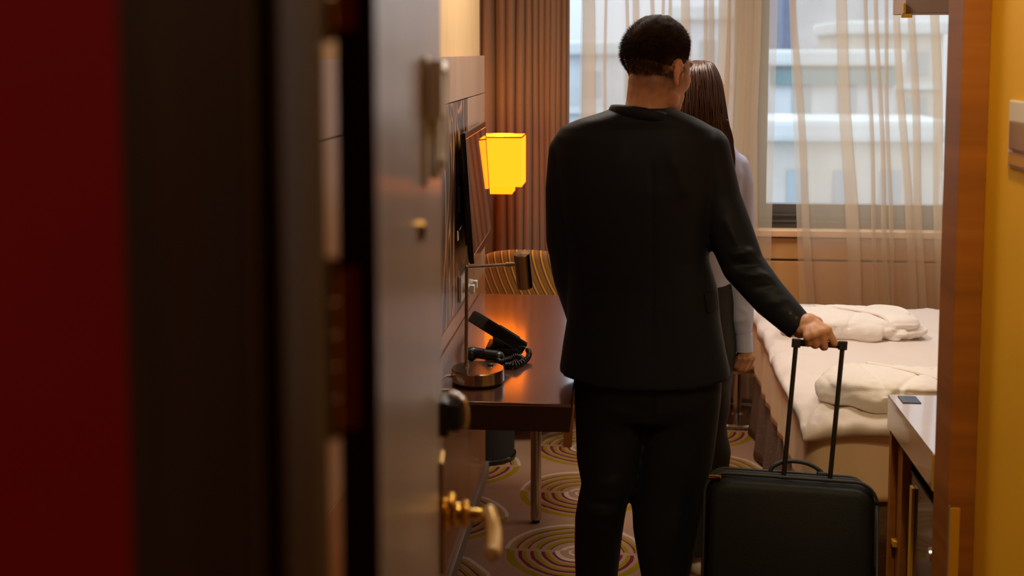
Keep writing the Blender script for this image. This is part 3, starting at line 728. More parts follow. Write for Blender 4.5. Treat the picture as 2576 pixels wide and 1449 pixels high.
# the back of the chair is turned towards the camera
zt = lambda a: .60+.213*max(0, -sin(a))**.35 if sin(a) < 0 else .60
bm = ushape(B(), .235, .165, .17, zt, pi*.92, pi*2.08, 36, sy=1.0); link('shell', bm, m_stripe, t, smooth=True)
link('seat_cushion', BOX(ccx-.165, ccx+.165, ccy-.15, ccy+.23, .30, .45, .03), m_stripe, t, smooth=True)
link('seat_base', BOX(ccx-.20, ccx+.20, ccy-.12, ccy+.22, .17, .298, .02), m_stripe, t)
for sx in (-1, 1):
    for yy in (4.70, 5.17):
        x = ccx+sx*.185; bm = B(); s0, s1 = .016, .024; yl = yy if yy > 5 else 4.79
        rings(bm, [[Vector((x+sx*.0+u*s, yl+v*s, z)) for u, v in ((-1, -1), (1, -1), (1, 1), (-1, 1))] for z, s in ((.001, s0), (.16, s1), (.169, s1))])
        link('leg', bm, M('amber_chair_leg', srgb(120, 66, 18), .35) if sx < 0 and yy < 5 else bpy.data.materials['amber_chair_leg'], t)

# pedestal stool by the window
sx_, sy_ = .505, 5.22
t = thing('pedestal_stool', 'tan drum-shaped stool on a steel pedestal between the bed and the window', 'stool', (sx_, sy_, 0))
link('base_disc', lathe(B(), [(.155, .001), (.160, .006), (.160, .014), (.150, .020), (.03, .028), (.020, .034)], (sx_, sy_, 0), 56), m_steel, t)
link('pedestal', cyl(B(), (sx_, sy_, .03), (sx_, sy_, .232), .0185, seg=28), m_steel, t, smooth=False)
link('seat_shell', lathe(B(), [(.02, .230), (.110, .232), (.122, .240), (.128, .30), (.130, .40), (.128, .47)], (sx_, sy_, 0), 56), M('tan_lacquer', srgb(210, 160, 100), .25, .1, coat=.6), t, smooth=True)
link('seat_pad', lathe(B(), [(.125, .47), (.129, .48), (.125, .50), (.10, .51), (.01, .512)], (sx_, sy_, 0), 48), m_stripe, t, smooth=True)

# ------------------------------------------------------------------ bed
BX0, BX1, BY0, BY1 = .545, 2.62, 3.50, 5.02
t = thing('bed', 'double bed with rumpled white duvet cream sheet and brown skirt', 'bed', (1.5, 4.25, 0))
link('mattress_base', BOX(BX0+.06, BX1, BY0+.06, BY1-.04, .03, .46, .02), m_throw, t)
def hanging(bmz, x0, x1, y0, y1, z_lo, z_hi, amp, freq, flare, n=150, nz=10, seedv=0.0):
    """a skirt round the left and front sides: path front right -> near corner -> far corner"""
    r = .05; pts = []
    per = [(x1, y0), (x0+r, y0)] + [(x0+r-r*sin(a), y0+r-r*cos(a)) for a in [pi/2*k/6 for k in range(1, 6)]] + [(x0, y0+r), (x0, y1)]
    seglen = [sqrt((per[i+1][0]-per[i][0])**2+(per[i+1][1]-per[i][1])**2) for i in range(len(per)-1)]; tot = sum(seglen)
    rows = []
    for j in range(nz+1):
        z = z_lo+(z_hi-z_lo)*j/nz; row = []; fl = (1-j/nz)
        for i in range(n+1):
            s = tot*i/n; k = 0; q = s
            while k < len(seglen)-1 and q > seglen[k]: q -= seglen[k]; k += 1
            u = q/seglen[k]; x = per[k][0]+(per[k+1][0]-per[k][0])*u; y = per[k][1]+(per[k+1][1]-per[k][1])*u
            dx_, dy_ = per[k+1][0]-per[k][0], per[k+1][1]-per[k][1]; l_ = sqrt(dx_*dx_+dy_*dy_); nx, ny = dy_/l_, -dx_/l_
            if nx > 0 or ny > 0: nx, ny = -abs(nx), -abs(ny)
            w_ = amp*fl*(sin(s*freq+noise.noise((s*3, seedv, 0))*4)+.6*noise.noise((s*9, z*2, seedv)))+flare*fl
            row.append(Vector((x+nx*w_, y+ny*w_, z+(.008*noise.noise((s*4, 3, seedv)) if j == 0 else 0))))
        rows.append(row)
    rings(bmz, rows, closed=False, cap=False); return bmz
o = link('bed_skirt', hanging(B(), BX0+.03, BX1, BY0+.03, BY1-.02, .008, .42, .012, 22, .035, 170), m_throw, t, smooth=True); so = o.modifiers.new('s', 'SOLIDIFY'); so.thickness = .005
o = link('sheet', hanging(B(), BX0+.005, BX1, BY0+.005, BY1, .295, .515, .005, 34, .006, 220, seedv=5.0), m_sheet, t, smooth=True); so = o.modifiers.new('s', 'SOLIDIFY'); so.thickness = .003
# duvet
def duvet():
    nx, ny = 110, 90; bm = B(); X0, X1, Y0, Y1 = BX0-.018, BX1, BY0-.03, BY1+.02
    top, bot = [], []
    for j in range(ny+1):
        rt, rb = [], []
        for i in range(nx+1):
            u, v = (i/nx)**1.15, j/ny; x = X0+(X1-X0)*u; y = Y0+(Y1-Y0)*v
            ex = x-X0; ey = min(y-Y0, Y1-y); e_ = min(ex, ey)
            k = 1-math.exp(-max(e_, 0)/.045)
            cr = math.exp(-((x-X0)**2+(y-Y0)**2)/.012)
            n1 = noise.noise((x*3.2, y*3.2, 1.3)); n2 = noise.noise((x*9+n1*2, y*7, 4.1)); n3 = abs(noise.noise((x*17, y*13, 8))); ex_ = math.exp(-ex/.16); n3 += ex_*1.1*abs(noise.noise((x*4, y*19, 3)))
            puff = .050*math.exp(-(((y-4.62)/.30)**2))*math.exp(-(((x-.72)/.22)**2))
            edgew = math.exp(-e_/.10)
            h = .522+.036*k+.016*n1+.016*n2*(.4+edgew)+.016*n3*(.25+edgew)+puff
            ox = .012*noise.noise((y*7, 2.2, 0))*math.exp(-ex/.05) + .006*cr
            oy = .012*noise.noise((x*7, 7.2, 0))*math.exp(-ey/.05)
            rc = sqrt((x-X0)**2+(y-Y0)**2); thc = math.atan2(y-Y0, x-X0)
            h -= .022*cr - .016*math.exp(-rc/.16)*sin(thc*13+2*n1)*min(1, rc/.04)
            low = .512+.008*noise.noise((x*6, y*6, 9)) - .026*cr - .006*edgew
            rt.append(bm.verts.new((x+ox, y+oy, max(h, low+.004)))); rb.append(bm.verts.new((x+ox, y+oy, low if e_ < .09 else .49)))
        top.append(rt); bot.append(rb)
    for j in range(ny):
        for i in range(nx):
            bm.faces.new((top[j][i], top[j][i+1], top[j+1][i+1], top[j+1][i])); bm.faces.new((bot[j][i], bot[j+1][i], bot[j+1][i+1], bot[j][i+1]))
    for i in range(nx):
        bm.faces.new((bot[0][i], bot[0][i+1], top[0][i+1], top[0][i])); bm.faces.new((top[ny][i], top[ny][i+1], bot[ny][i+1], bot[ny][i]))
    for j in range(ny):
        bm.faces.new((top[j][0], top[j+1][0], bot[j+1][0], bot[j][0])); bm.faces.new((bot[j][nx], bot[j+1][nx], top[j+1][nx], top[j][nx]))
    return link('duvet', bm, m_duvet, t, smooth=True)
duvet()
def super_slab(bm, c, r, rotz=0, e=.55, seg=40, tw=0.0, rotx=0):
    R = Matrix.Translation(c) @ Matrix.Rotation(rotz, 4, 'Z') @ Matrix.Rotation(rotx, 4, 'X')
    rs = []
    for j in range(1, 15):
        ph = -pi/2+pi*j/15; cz = sin(ph); cr_ = cos(ph); z = abs(cz)**.9*(1 if cz > 0 else -1); rr = abs(cr_)**e
        ring = []
        for i in range(seg):
            a = 2*pi*i/seg; x = abs(cos(a))**e*(1 if cos(a) > 0 else -1); y = abs(sin(a))**e*(1 if sin(a) > 0 else -1)
            ring.append(R @ Vector((r[0]*x*rr, r[1]*y*rr, r[2]*z)))
        rs.append(ring)
    return rings(bm, rs)
def bathrobe(c, s, lab, rz, spx, zs):
    c = Vector(c); t = thing('bathrobe', lab, 'bathrobe', c, 'folded bathrobes on the bed')
    R = Matrix.Translation(c) @ Matrix.Rotation(rz, 4, 'Z')
    bm = B()
    super_slab(bm, R @ Vector((.01*s, .012*s, .042*s)), (.235*s, .125*s, .042*s), rz, .6)
    super_slab(bm, R @ Vector((-.01*s, .0, .082*s)), (.23*s, .125*s, .034*s), rz+.03, .6)
    ell(bm, R @ Vector((-.200*s, .02*s, .056*s)), (.050*s, .110*s, .050*s), Matrix.Rotation(rz, 3, 'Z'))
    # rolled bundle along the near side, its end showing the coiled layers
    PL = lambda x, y, z: R @ Vector((x*s, y*s, z*s))
    e0, e1 = PL(-.215, -.035, .052), PL(spx, -.100, .050); ax = (e1-e0).normalized()
    cap_chain(bm, [e0, e0.lerp(e1, .5)+Vector((0, 0, .006)), e1-ax*.03], [.050*s, .056*s, .052*s], 24)
    cyl(bm, e1-ax*.03, e1+ax*.012, .050*s, .044*s, 24)
    sa_ = ax.cross(Vector((0, 0, 1))).normalized(); sb_ = Vector((0, 0, 1))
    tube(bm, [e1+ax*(.012+.004*k/40)+(sa_*cos(k*.42)+sb_*sin(k*.42))*s*(.008+.034*k/40) for k in range(41)], .0065*s, 8)
    for dx_, z_, r_ in ((.035, .060, .020), (.055, .032, .018), (.080, .050, .016)): ell(bm, PL(spx+dx_, -.108, z_), (r_*1.6*s, .026*s, r_*s), Matrix.Rotation(rz, 3, 'Z'))
    RI = R.inverted()
    def fr_(p):
        q = (RI @ p)/s; d_ = .007*noise.noise(p*14)+.003*noise.noise(p*40)
        side = (1 if q.x > spx+.05 else .1) if (abs(q.x) > .17 or abs(q.y) > .09) else .15
        for z0 in (.030, .058, .090): d_ -= .0042*side*math.exp(-((q.z-z0-.008*noise.noise((q.x*9, q.y*9, z0*50)))/.006)**2)
        d_ -= .005*math.exp(-((q.x+.12+.3*q.y)/.008)**2)*(q.z > .07)
        d_ -= .007*math.exp(-((q.x-.02-.5*q.y)/.008)**2)*(q.z > .07)
        return d_
    merged('folded_towelling', bm, .005, m_terry, t, 4, fn=fr_)
    bm = B()
    P = lambda x, y, z: R @ Vector((x*s, y*s, z*s))
    pth = spline([P(-.12, .10, .112), P(-.05, .03, .122), P(.03, -.03, .122), P(.08, -.09, .115), P(.10, -.125, .07)], 8)
    pth = [p_-Vector((0, 0, .006)) for p_ in pth]; tube(bm, pth, .006*s, 8); pth = spline([P(.05, .06, .104), P(.10, .09, .106), P(.17, .07, .103), P(.18, .0, .098), P(.11, -.02, .104)], 8); tube(bm, pth, .012*s, 8)
    link('belt', bm, m_terry, t, smooth=True)
    t.scale = (1, 1, zs)
    bm = B(); super_slab(bm, P(.08, .02, .098), (.12*s, .07*s, .016*s), rz+.35, .7); link('folded_sleeve', bm, m_terry, t, smooth=True)
bathrobe((.875, 3.63, .550), 1.08, 'white folded towelling bathrobe on the near edge of the bed', -.16, -.075, .84)
bathrobe((.86, 4.48, .556), 1.06, 'white folded towelling bathrobe on the far side of the bed', .02, .055, .84)

# ------------------------------------------------------------------ people
def head_prims(bm, Mh, male=True, s=1.0):
    R3 = Mh.to_3x3()
    E = lambda c, r, rot=None: ell(bm, Mh @ (Vector(c)*s), [x*s for x in r], (R3 @ rot) if rot else R3, 24)
    E((0, -.012, .032), (.0745, .094, .086)); E((0, .030, -.012), (.067, .066, .095)); E((0, .036, -.070), (.052, .052, .044))
    E((0, .066, -.100), (.030, .026, .020)); E((0, .072, .028), (.053, .022, .018)); E((0, -.026, -.042), (.052, .048, .055))
    for k in (-1, 1):
        E((k*.040, .052, -.022), (.025, .030, .034)); E((k*.028, .050, -.062), (.026, .034, .036)); E((k*.040, .016, -.072), (.024, .042, .034)); E((k*.028, .050, -.086), (.024, .032, .028))
        rot = Matrix.Rotation(k*.38, 3, 'Z')
        E((k*.0750, -.008, -.010), (.0065, .016, .028), rot)
        for j in range(9):   # rim of the ear
            a = -.6+j*(pi*1.15)/8; E((k*(.0790), -.009-.014*cos(a-.2), -.004+.024*sin(a)), (.0046, .0046, .0055))
        E((k*.077, -.004, -.036), (.005, .007, .008))
    cap_chain(bm, [Mh @ (Vector(c)*s) for c in ((0, .092, .012), (0, .104, -.012), (0, .110, -.026))], [.006*s, .008*s, .0115*s])
    for k in (-1, 1): E((k*.010, .100, -.030), (.007, .008, .006))
    E((0, .092, -.056), (.022, .010, .0055)); E((0, .090, -.067), (.020, .010, .006))
def person(name, lab, loc): return thing(name, lab, 'person', loc)

# ---- the man
def P3(px, py, Y): return at(px, py, Y=Y)
man = person('person', 'short-haired person in a dark suit seen from behind gripping the suitcase handle', (.06, 3.1, 0))
Mh = Matrix.Translation((.084, 3.115, 1.578)) @ Matrix.Rotation(-radians(42), 4, 'Z') @ Matrix.Rotation(-radians(13), 4, 'X') @ Matrix.Rotation(radians(3), 4, 'Y')
YM = 3.10
bm = B(); head_prims(bm, Mh)
cap_chain(bm, [Vector((.052, 3.085, 1.34)), Vector((.052, 3.085, 1.42)), Vector((.058, 3.092, 1.48)), Vector((.070, 3.10, 1.54))], [.075, .062, .056, .062])
loft(bm, [(1.37, -.10, .19, 3.09, .07), (1.30, -.12, .21, 3.09, .09), (1.05, -.09, .19, 3.1, .08), (.92, -.11, .22, 3.1, .09), (.80, -.10, .23, 3.1, .09)])
# hidden limbs, inside the clothes
cuff = P3(2013, 824, 2.975); elb = P3(1864, 668, 3.05); sh = Vector((.205, 3.10, 1.37))
cap_chain(bm, [sh, elb, cuff+Vector((-.01, 0, .01))], [.045, .030, .025])
lsh = Vector((-.135, 3.10, 1.36)); lel = P3(1434, 672, 3.13); lwr = P3(1490, 840, 3.30)
cap_chain(bm, [lsh, lel, lwr], [.044, .028, .026])
lhip, lknee, lank = P3(1550, 980, 3.10), P3(1512, 1255, 3.06), Vector((-.075, 3.12, .09))
rhip, rknee, rank_ = P3(1712, 980, 3.10), P3(1698, 1240, 3.08), Vector((.095, 3.02, .09))
cap_chain(bm, [lhip, lknee, lank], [.078, .048, .036]); cap_chain(bm, [rhip, rknee, rank_], [.078, .048, .036])
# right hand: palm over the grip, four fingers curled round it, thumb on the far side
GA, GB = at(2003, 862, Y=2.94), at(2120, 868, Y=2.94)    # ends of the handle grip
wr = cuff
K = [at(2082, 830, Y=2.916), at(2066, 836, Y=2.906), at(2048, 842, Y=2.906), at(2031, 848, Y=2.910)]
kb = at(2036, 815, Y=2.955)
cap_chain(bm, [wr, kb], [.027, .027])
for i, k_ in enumerate(K):
    mid = kb.lerp(k_, .55)+Vector((.001, -.003, .002)); cap_chain(bm, [kb+Vector((.002-.006*i, -.002, .004-.006*i)), mid, k_], [.019, .0135, .0112])
cap_chain(bm, [K[0], K[1], K[2], K[3]], [.0098]*4)
ell(bm, (K[1]+kb)/2+Vector((.002, .012, -.008)), (.034, .016, .024))
zf = [at(2099, 864, Y=2.920), at(2075, 873, Y=2.914), at(2053, 869, Y=2.914), at(2036, 865, Y=2.916)]
for i, (k_, f_) in enumerate(zip(K, zf)):
    r_ = [.0098, .0100, .0095, .0084][i]
    tip1 = f_+Vector((-.001, .020, -.006)); tip2 = f_+Vector((-.002, .036, .006))
    cap_chain(bm, [k_, f_, tip1, tip2], [r_, r_*.93, r_*.85, r_*.75], 14)
cap_chain(bm, [kb+Vector((.02, .018, .0)), at(2072, 842, Y=2.960), at(2094, 858, Y=2.966), at(2104, 868, Y=2.955)], [.016, .0125, .0105, .009], 14)
ell(bm, lwr+Vector((.01, .02, -.03)), (.035, .02, .045))
# feet inside the shoes
for an in (lank, rank_): ell(bm, an+Vector((0, .045, -.045)), (.034, .10, .030))
body = merged('body', bm, .0034, m_skin, man, 2)
inv = Mh.inverted(); at_ = body.data.attributes.new('stubble', 'FLOAT', 'POINT')
for i, v in enumerate(body.data.vertices):
    if v.co.z < 1.44 or abs(v.co.y-3.1) > .2 or abs(v.co.x-.08) > .15: continue
    q = inv @ v.co
    line = -.056 if q.y < .0 else -.056+q.y*1.2
    if abs(q.x) > .066 and -.030 < q.y < .03 and q.z < .024: continue
    f_ = max(0, min(1, (q.z-line+.052)/.085+.06*noise.noise(v.co*90)))
    if q.y > .075: f_ *= 0
    at_.data[i].value = f_*.92*(.8+.4*noise.noise(v.co*60))
for k in (-1, 1):
    link('eye', ell(B(), Mh @ Vector((k*.031, .0785, .004)), (.0115, .0115, .0115), seg=16), m_eye, man, smooth=True)
# hair: a cap hugging the skull, and thousands of short strands
def short_hair():
    bm = B(); C0 = Vector((0, -.012, .032)); R0 = Vector((.0760, .0955, .0875))
    nu, nv_ = 56, 28; vs = {}
    def front(q): return q.y
    for j in range(nv_+1):
        for i in range(nu):
            ph = pi/2*1.38*j/nv_; th = 2*pi*i/nu
            d_ = Vector((sin(ph)*cos(th), sin(ph)*sin(th), cos(ph)))
            hline = .018+.050*max(0, d_.y)
            q = Vector((d_.x*R0.x, d_.y*R0.y, d_.z*R0.z))
            zq = q.z+C0.z
            th_ = max(0, min(1, (zq-hline+.042)/.095)); th_ = th_*th_*(3-2*th_); g = .950+.118*th_
            q = q*g; q.z += .008*th_*max(0, d_.z)*(1+.5*noise.noise(d_*3))
            q += d_*.003*th_*noise.noise(d_*9)
            vs[i, j] = bm.verts.new(Mh @ (q+C0))
    for j in range(nv_):
        for i in range(nu):
            a_, b2, c_, d2 = vs[i, j], vs[(i+1) % nu, j], vs[(i+1) % nu, j+1], vs[i, j+1]
            if j == 0 and a_ is b2: continue
            try: bm.faces.new((a_, d2, c_, b2))
            except ValueError: pass
    rnd = random.Random(3)
    for k in range(30000):
        u = rnd.random(); ph = math.acos(1-u*1.9); th = rnd.random()*2*pi
        d_ = Vector((sin(ph)*cos(th), sin(ph)*sin(th), cos(ph)))
        zq = d_.z*R0.z+C0.z; hline = -.056+.140*max(0, d_.y)
        if d_.y > .25 and abs(d_.x) > .5: hline += .02
        th_ = max(0, min(1, (zq-hline)/.075))
        if rnd.random() > 2.0*th_**1.5: continue
        if abs(d_.x) > .8 and -.45 < d_.y < .35 and zq < .030: continue
        q = Vector((d_.x*R0.x, d_.y*R0.y, d_.z*R0.z))*(.965+.065*min(1, th_*1.3))
        flow = (Vector((0, .5, -.15))-d_*.5*d_.y).normalized()
        ln_ = (.0025+.012*th_**1.5)*(.6+.8*rnd.random())
        dirv = (d_*(.75+.2*rnd.random())+flow*.8*th_+Vector((rnd.uniform(-.3, .3), rnd.uniform(-.3, .3), rnd.uniform(-.2, .3)))).normalized()
        if th_ < .3: dirv = (d_*.35+Vector((0, -.1, -1))).normalized()
        s_ = d_.cross(Vector((rnd.uniform(-1, 1), rnd.uniform(-1, 1), rnd.uniform(-1, 1)))).normalized()*.0006
        p0, p1 = q+C0, q+C0+dirv*ln_
        bm.faces.new([bm.verts.new(Mh @ (p0-s_)), bm.verts.new(Mh @ (p0+s_)), bm.verts.new(Mh @ p1)])
    return bm
link('hair', short_hair(), M('short_brown_hair', srgb(46, 31, 22), .85, spec=.15, var=.4, vscale=70), man, smooth=True)
# suit jacket
def row(y, xl, xr, hd, yc=3.10, ex=2.5, dip=0):
    a_, b2 = at(xl, y, Y=yc), at(xr, y, Y=yc); return ((a_.z+b2.z)/2, a_.x, b2.x, yc, hd, ex, dip)
bm = B()
rowsJ = [row(270, 1542, 1690, .056, 3.085), row(285, 1506, 1722, .072, 3.085), row(303, 1452, 1762, .082, 3.09), row(320, 1412, 1796, .092), row(345, 1396, 1812, .100), row(400, 1396, 1806, .112),
         row(470, 1402, 1800, .120), row(560, 1412, 1786, .120), row(650, 1424, 1784, .116), row(720, 1430, 1806, .114), row(800, 1428, 1814, .118), row(870, 1416, 1826, .122), row(934, 1406, 1839, .128, dip=.022)]
loft(bm, list(reversed(rowsJ)), 56)
shr, s2 = P3(1782, 374, 3.10), P3(1806, 500, 3.09)
cap_chain(bm, [shr, s2, P3(1836, 585, 3.07), P3(1868, 668, 3.045), P3(1935, 748, 3.01)], [.057, .060, .059, .055, .047], 28)
endc = P3(2014, 826, 2.975); st_ = P3(1935, 748, 3.01); cyl(bm, st_, endc, .048, .0385, 36)
l0, l1, l2, l3, l4 = P3(1424, 380, 3.10), P3(1418, 480, 3.10), P3(1420, 600, 3.10), P3(1440, 700, 3.14), P3(1470, 815, 3.24)
cap_chain(bm, [l0, l1, l2, l3, l4], [.046, .050, .050, .050, .045], 28)
ln1 = [(P3(1782, 345, 2.98), P3(1765, 420, 2.98)), (P3(1765, 420, 2.98), P3(1755, 560, 2.98))]
def foldsJ(p):
    # creases round the right elbow and soft drag lines
    d_ = 0
    for (a_, b2, wd, h) in creases:
        ab = b2-a_; q = p-a_; t_ = max(0, min(1, q.dot(ab)/ab.length_squared)); dd = (q-ab*t_).length
        d_ += h*math.exp(-(dd/wd)**2)
    return d_+.0035*noise.noise((p.x*9, p.y*9, p.z*3))
Yb = 2.985
creases = [(P3(1800, 350, Yb+.02), P3(1752, 480, Yb), .009, -.009), (P3(1752, 480, Yb), P3(1750, 620, Yb), .009, -.011), (P3(1436, 430, Yb+.01), P3(1438, 680, Yb+.01), .008, -.009),
           (P3(1850, 640, 3.0), P3(1905, 628, 3.0), .010, .010), (P3(1845, 668, 2.99), P3(1915, 662, 2.99), .009, -.009), (P3(1860, 690, 2.98), P3(1945, 690, 2.98), .010, .009),
           (P3(1880, 728, 2.97), P3(1950, 716, 2.97), .008, -.007), (P3(1915, 770, 2.955), P3(1975, 752, 2.955), .010, .006), (P3(1830, 560, 3.01), P3(1868, 640, 3.01), .012, .007),
           (P3(1640, 330, Yb), P3(1640, 900, Yb), .006, -.003), (P3(1690, 380, Yb), P3(1730, 480, Yb), .02, .006), (P3(1560, 380, Yb), P3(1500, 470, Yb), .02, .004)]
jk = merged('jacket', bm, .0058, m_suit, man, 4, fn=foldsJ)
# collar
bm = B(); cps = []
for k in range(33):
    a_ = pi*.83+pi*1.34*k/32
    ca, sa = cos(a_), sin(a_)
    c_ = Vector((.050+.081*ca, 3.083+.068*sa, 1.450+.014*(-sa)-.015*ca)); cps.append((c_, Vector((ca, sa, 0))))
rs = []
for c_, o_ in cps:
    rs.append([c_+o_*.000+Vector((0, 0, .012)), c_+o_*.005+Vector((0, 0, .015)), c_+o_*.009+Vector((0, 0, .008)), c_+o_*.013+Vector((0, 0, -.008)), c_+o_*.008+Vector((0, 0, -.016)), c_-o_*.002+Vector((0, 0, -.02))])
rings(bm, rs); bmesh.ops.recalc_face_normals(bm, faces=bm.faces)
o = link('collar', bm, m_suit, jk, smooth=True); o.parent = jk; o.matrix_parent_inverse = jk.matrix_world.inverted()
def child(o, par): o.parent = par; o.matrix_parent_inverse = Matrix(); o.matrix_basis = Matrix(); return o
bpy.context.view_layer.update()
def fix(o, par):
    bpy.context.view_layer.update(); o.parent = par; o.matrix_parent_inverse = par.matrix_world.inverted(); o.matrix_basis = Matrix()
fix(o, jk)
# pocket flap and cuff buttons, laid on the cloth where it really is
from mathutils.bvhtree import BVHTree
def surface(o):
    t_ = BVHTree.FromPolygons([v.co for v in o.data.vertices], [tuple(q.vertices) for q in o.data.polygons])
    def hit(px, py, lift=0):
        d_ = (RM @ Vector(((px-PCX)/F, -(py-PCY)/F, -1))).normalized(); r_ = t_.ray_cast(Vector((0, 0, EYE)), d_)
        return (r_[0]+r_[1]*lift, r_[1]) if r_[0] is not None else (at(px, py, Y=3.0), Vector((0, -1, 0)))
    return hit
on_jacket = surface(jk); rs = []
for k in range(6):
    px = 1770+(1800-1770)*k/5; top_, n1 = on_jacket(px, 738-4*k/5, .0035); bot_, n2 = on_jacket(px+7-3*k/5, 786-9*k/5, .0045)
    rs.append([top_, bot_, bot_-n2*.006, top_-n1*.006])
bm = rings(B(), rs); bmesh.ops.recalc_face_normals(bm, faces=bm.faces)
fix(link('pocket_flap', bm, m_suit), jk)
for px, py in ((2018, 812), (2003, 800), (1988, 788)):
    c_, n1 = on_jacket(px, py); fix(link('cuff_button', cyl(B(), c_-n1*.001, c_+n1*.002, .0046, .0042, 14), m_blacks), jk)
# trousers
bm = B()
loft(bm, list(reversed([row(905, 1440, 1812, .105), row(960, 1444, 1816, .110), row(1010, 1446, 1812, .110), row(1040, 1448, 1806, .100)])), 48)
def leg(bm, spec):
    rs = []
    for (y, xl, xr, yc, hd) in spec:
        a_, b2 = at(xl, y, Y=yc), at(xr, y, Y=yc); rs.append((a_.z, a_.x, b2.x, yc, hd, 2.1))
    loft(bm, list(reversed(rs)), 32)
leg(bm, [(985, 1446, 1640, 3.10, .098), (1060, 1448, 1632, 3.10, .094), (1150, 1450, 1612, 3.08, .085), (1215, 1462, 1596, 3.06, .074), (1250, 1454, 1580, 3.05, .070), (1300, 1445, 1572, 3.06, .066), (1380, 1444, 1562, 3.10, .062), (1449, 1448, 1552, 3.12, .060), (1560, 1455, 1545, 3.14, .056), (1640, 1460, 1545, 3.14, .056)])
leg(bm, [(985, 1612, 1816, 3.10, .100), (1060, 1618, 1806, 3.10, .095), (1150, 1600, 1792, 3.09, .088), (1240, 1588, 1776, 3.08, .080), (1330, 1592, 1758, 3.06, .072), (1400, 1604, 1744, 3.05, .064), (1449, 1614, 1734, 3.04, .060), (1560, 1620, 1715, 3.03, .056), (1640, 1622, 1708, 3.03, .056)])
trc = [(P3(1470, 1262, 2.985), P3(1560, 1275, 2.985), .012, -.007), (P3(1460, 1225, 2.985), P3(1570, 1215, 2.98), .014, .006), (P3(1470, 1290, 2.985), P3(1545, 1300, 2.985), .010, .005), (P3(1640, 1000, 2.99), P3(1625, 1300, 2.99), .007, -.006),
       (P3(1800, 1000, 3.0), P3(1760, 1300, 3.0), .016, .005), (P3(1740, 1180, 2.99), P3(1700, 1330, 2.99), .018, .005), (P3(1620, 1040, 2.98), P3(1500, 1010, 2.98), .014, -.006), (P3(1690, 1330, 2.985), P3(1690, 1449, 2.985), .006, .004)]
def foldsT(p):
    d_ = 0
    for (a_, b2, wd, h) in trc:
        ab = b2-a_; q = p-a_; t_ = max(0, min(1, q.dot(ab)/ab.length_squared)); dd = (q-ab*t_).length; d_ += h*math.exp(-(dd/wd)**2)
    return d_+.004*noise.noise((p.x*10, p.y*10, p.z*4))
merged('trousers', bm, .0062, m_trou, man, 3, fn=foldsT)
for an in (lank, rank_):
    bm = B(); ell(bm, an+Vector((0, .10, -.052)), (.043, .085, .034)); ell(bm, an+Vector((0, .0, -.048)), (.040, .055, .042)); box(bm, an.x-.041, an.x+.041, an.y-.045, an.y+.18, .003, .024, .008)
    merged('shoe', bm, .006, m_blackg, man, 3)

# ---- the woman
YW = 3.60
wom = person('person', 'long-haired person in pale blue blouse and black trousers beside the suited figure', (.22, 3.62, 0))
Mw = Matrix.Translation((.222, 3.62, 1.468)) @ Matrix.Rotation(radians(18), 4, 'Z') @ Matrix.Rotation(-radians(6), 4, 'X')
bm = B(); head_prims(bm, Mw, False, .94)
cap_chain(bm, [Vector((.215, 3.60, 1.22)), Vector((.215, 3.60, 1.32)), Vector((.22, 3.61, 1.40))], [.06, .046, .046])
loft(bm, [(1.27, .09, .34, 3.60, .06), (1.20, .09, .33, 3.60, .08), (.98, .12, .31, 3.60, .07), (.85, .09, .33, 3.60, .08)])
ws, we, ww_ = P3(1856, 448, 3.60), P3(1876, 660, 3.61), P3(1872, 850, 3.58)
cap_chain(bm, [ws, we, ww_], [.028, .026, .021])
ws2 = Vector((.075, 3.60, 1.25)); we2 = Vector((.05, 3.62, .99)); ww2 = Vector((.08, 3.78, .90)); cap_chain(bm, [ws2, we2, ww2], [.036, .030, .021])
# visible hand, loosely curled
hc = P3(1874, 888, 3.575)
cap_chain(bm, [ww_, hc], [.022, .021]); 
kn = [P3(1893, 900, 3.570), P3(1884, 902, 3.563), P3(1872, 903, 3.562), P3(1861, 903, 3.568)]
for i, k_ in enumerate(kn): cap_chain(bm, [hc+Vector((.006-.004*i, 0, 0)), k_], [.013, .0105])
mids = [P3(1885, 924, 3.572), P3(1873, 929, 3.564), P3(1861, 928, 3.564), P3(1851, 922, 3.570)]
tips = [P3(1874, 931, 3.584), P3(1860, 934, 3.580), P3(1849, 930, 3.580), P3(1843, 921, 3.584)]
for k_, m_, q_ in zip(kn, mids, tips): cap_chain(bm, [k_, m_, q_], [.0086, .0078, .0066], 12)
cap_chain(bm, [hc+Vector((-.012, .012, -.002)), P3(1855, 905, 3.592), P3(1846, 916, 3.594)], [.011, .0088, .0072], 12)
ell(bm, ww2+Vector((.01, .04, -.01)), (.03, .045, .02))
wl, wr_ = Vector((.135, 3.62, .09)), Vector((.235, 3.60, .09))
for hp, kn_, an in ((Vector((.15, 3.6, .84)), Vector((.15, 3.6, .47)), wl), (Vector((.26, 3.6, .84)), Vector((.26, 3.58, .47)), wr_)): cap_chain(bm, [hp, kn_, an], [.07, .045, .032])
for an in (wl, wr_): ell(bm, an+Vector((0, .04, -.045)), (.030, .09, .028))
merged('body', bm, .0034, m_skin, wom, 1)
for k in (-1, 1): link('eye', ell(B(), Mw @ Vector((k*.029, .0735, .004)), (.0108,)*3, seg=14), m_eye, wom, smooth=True)
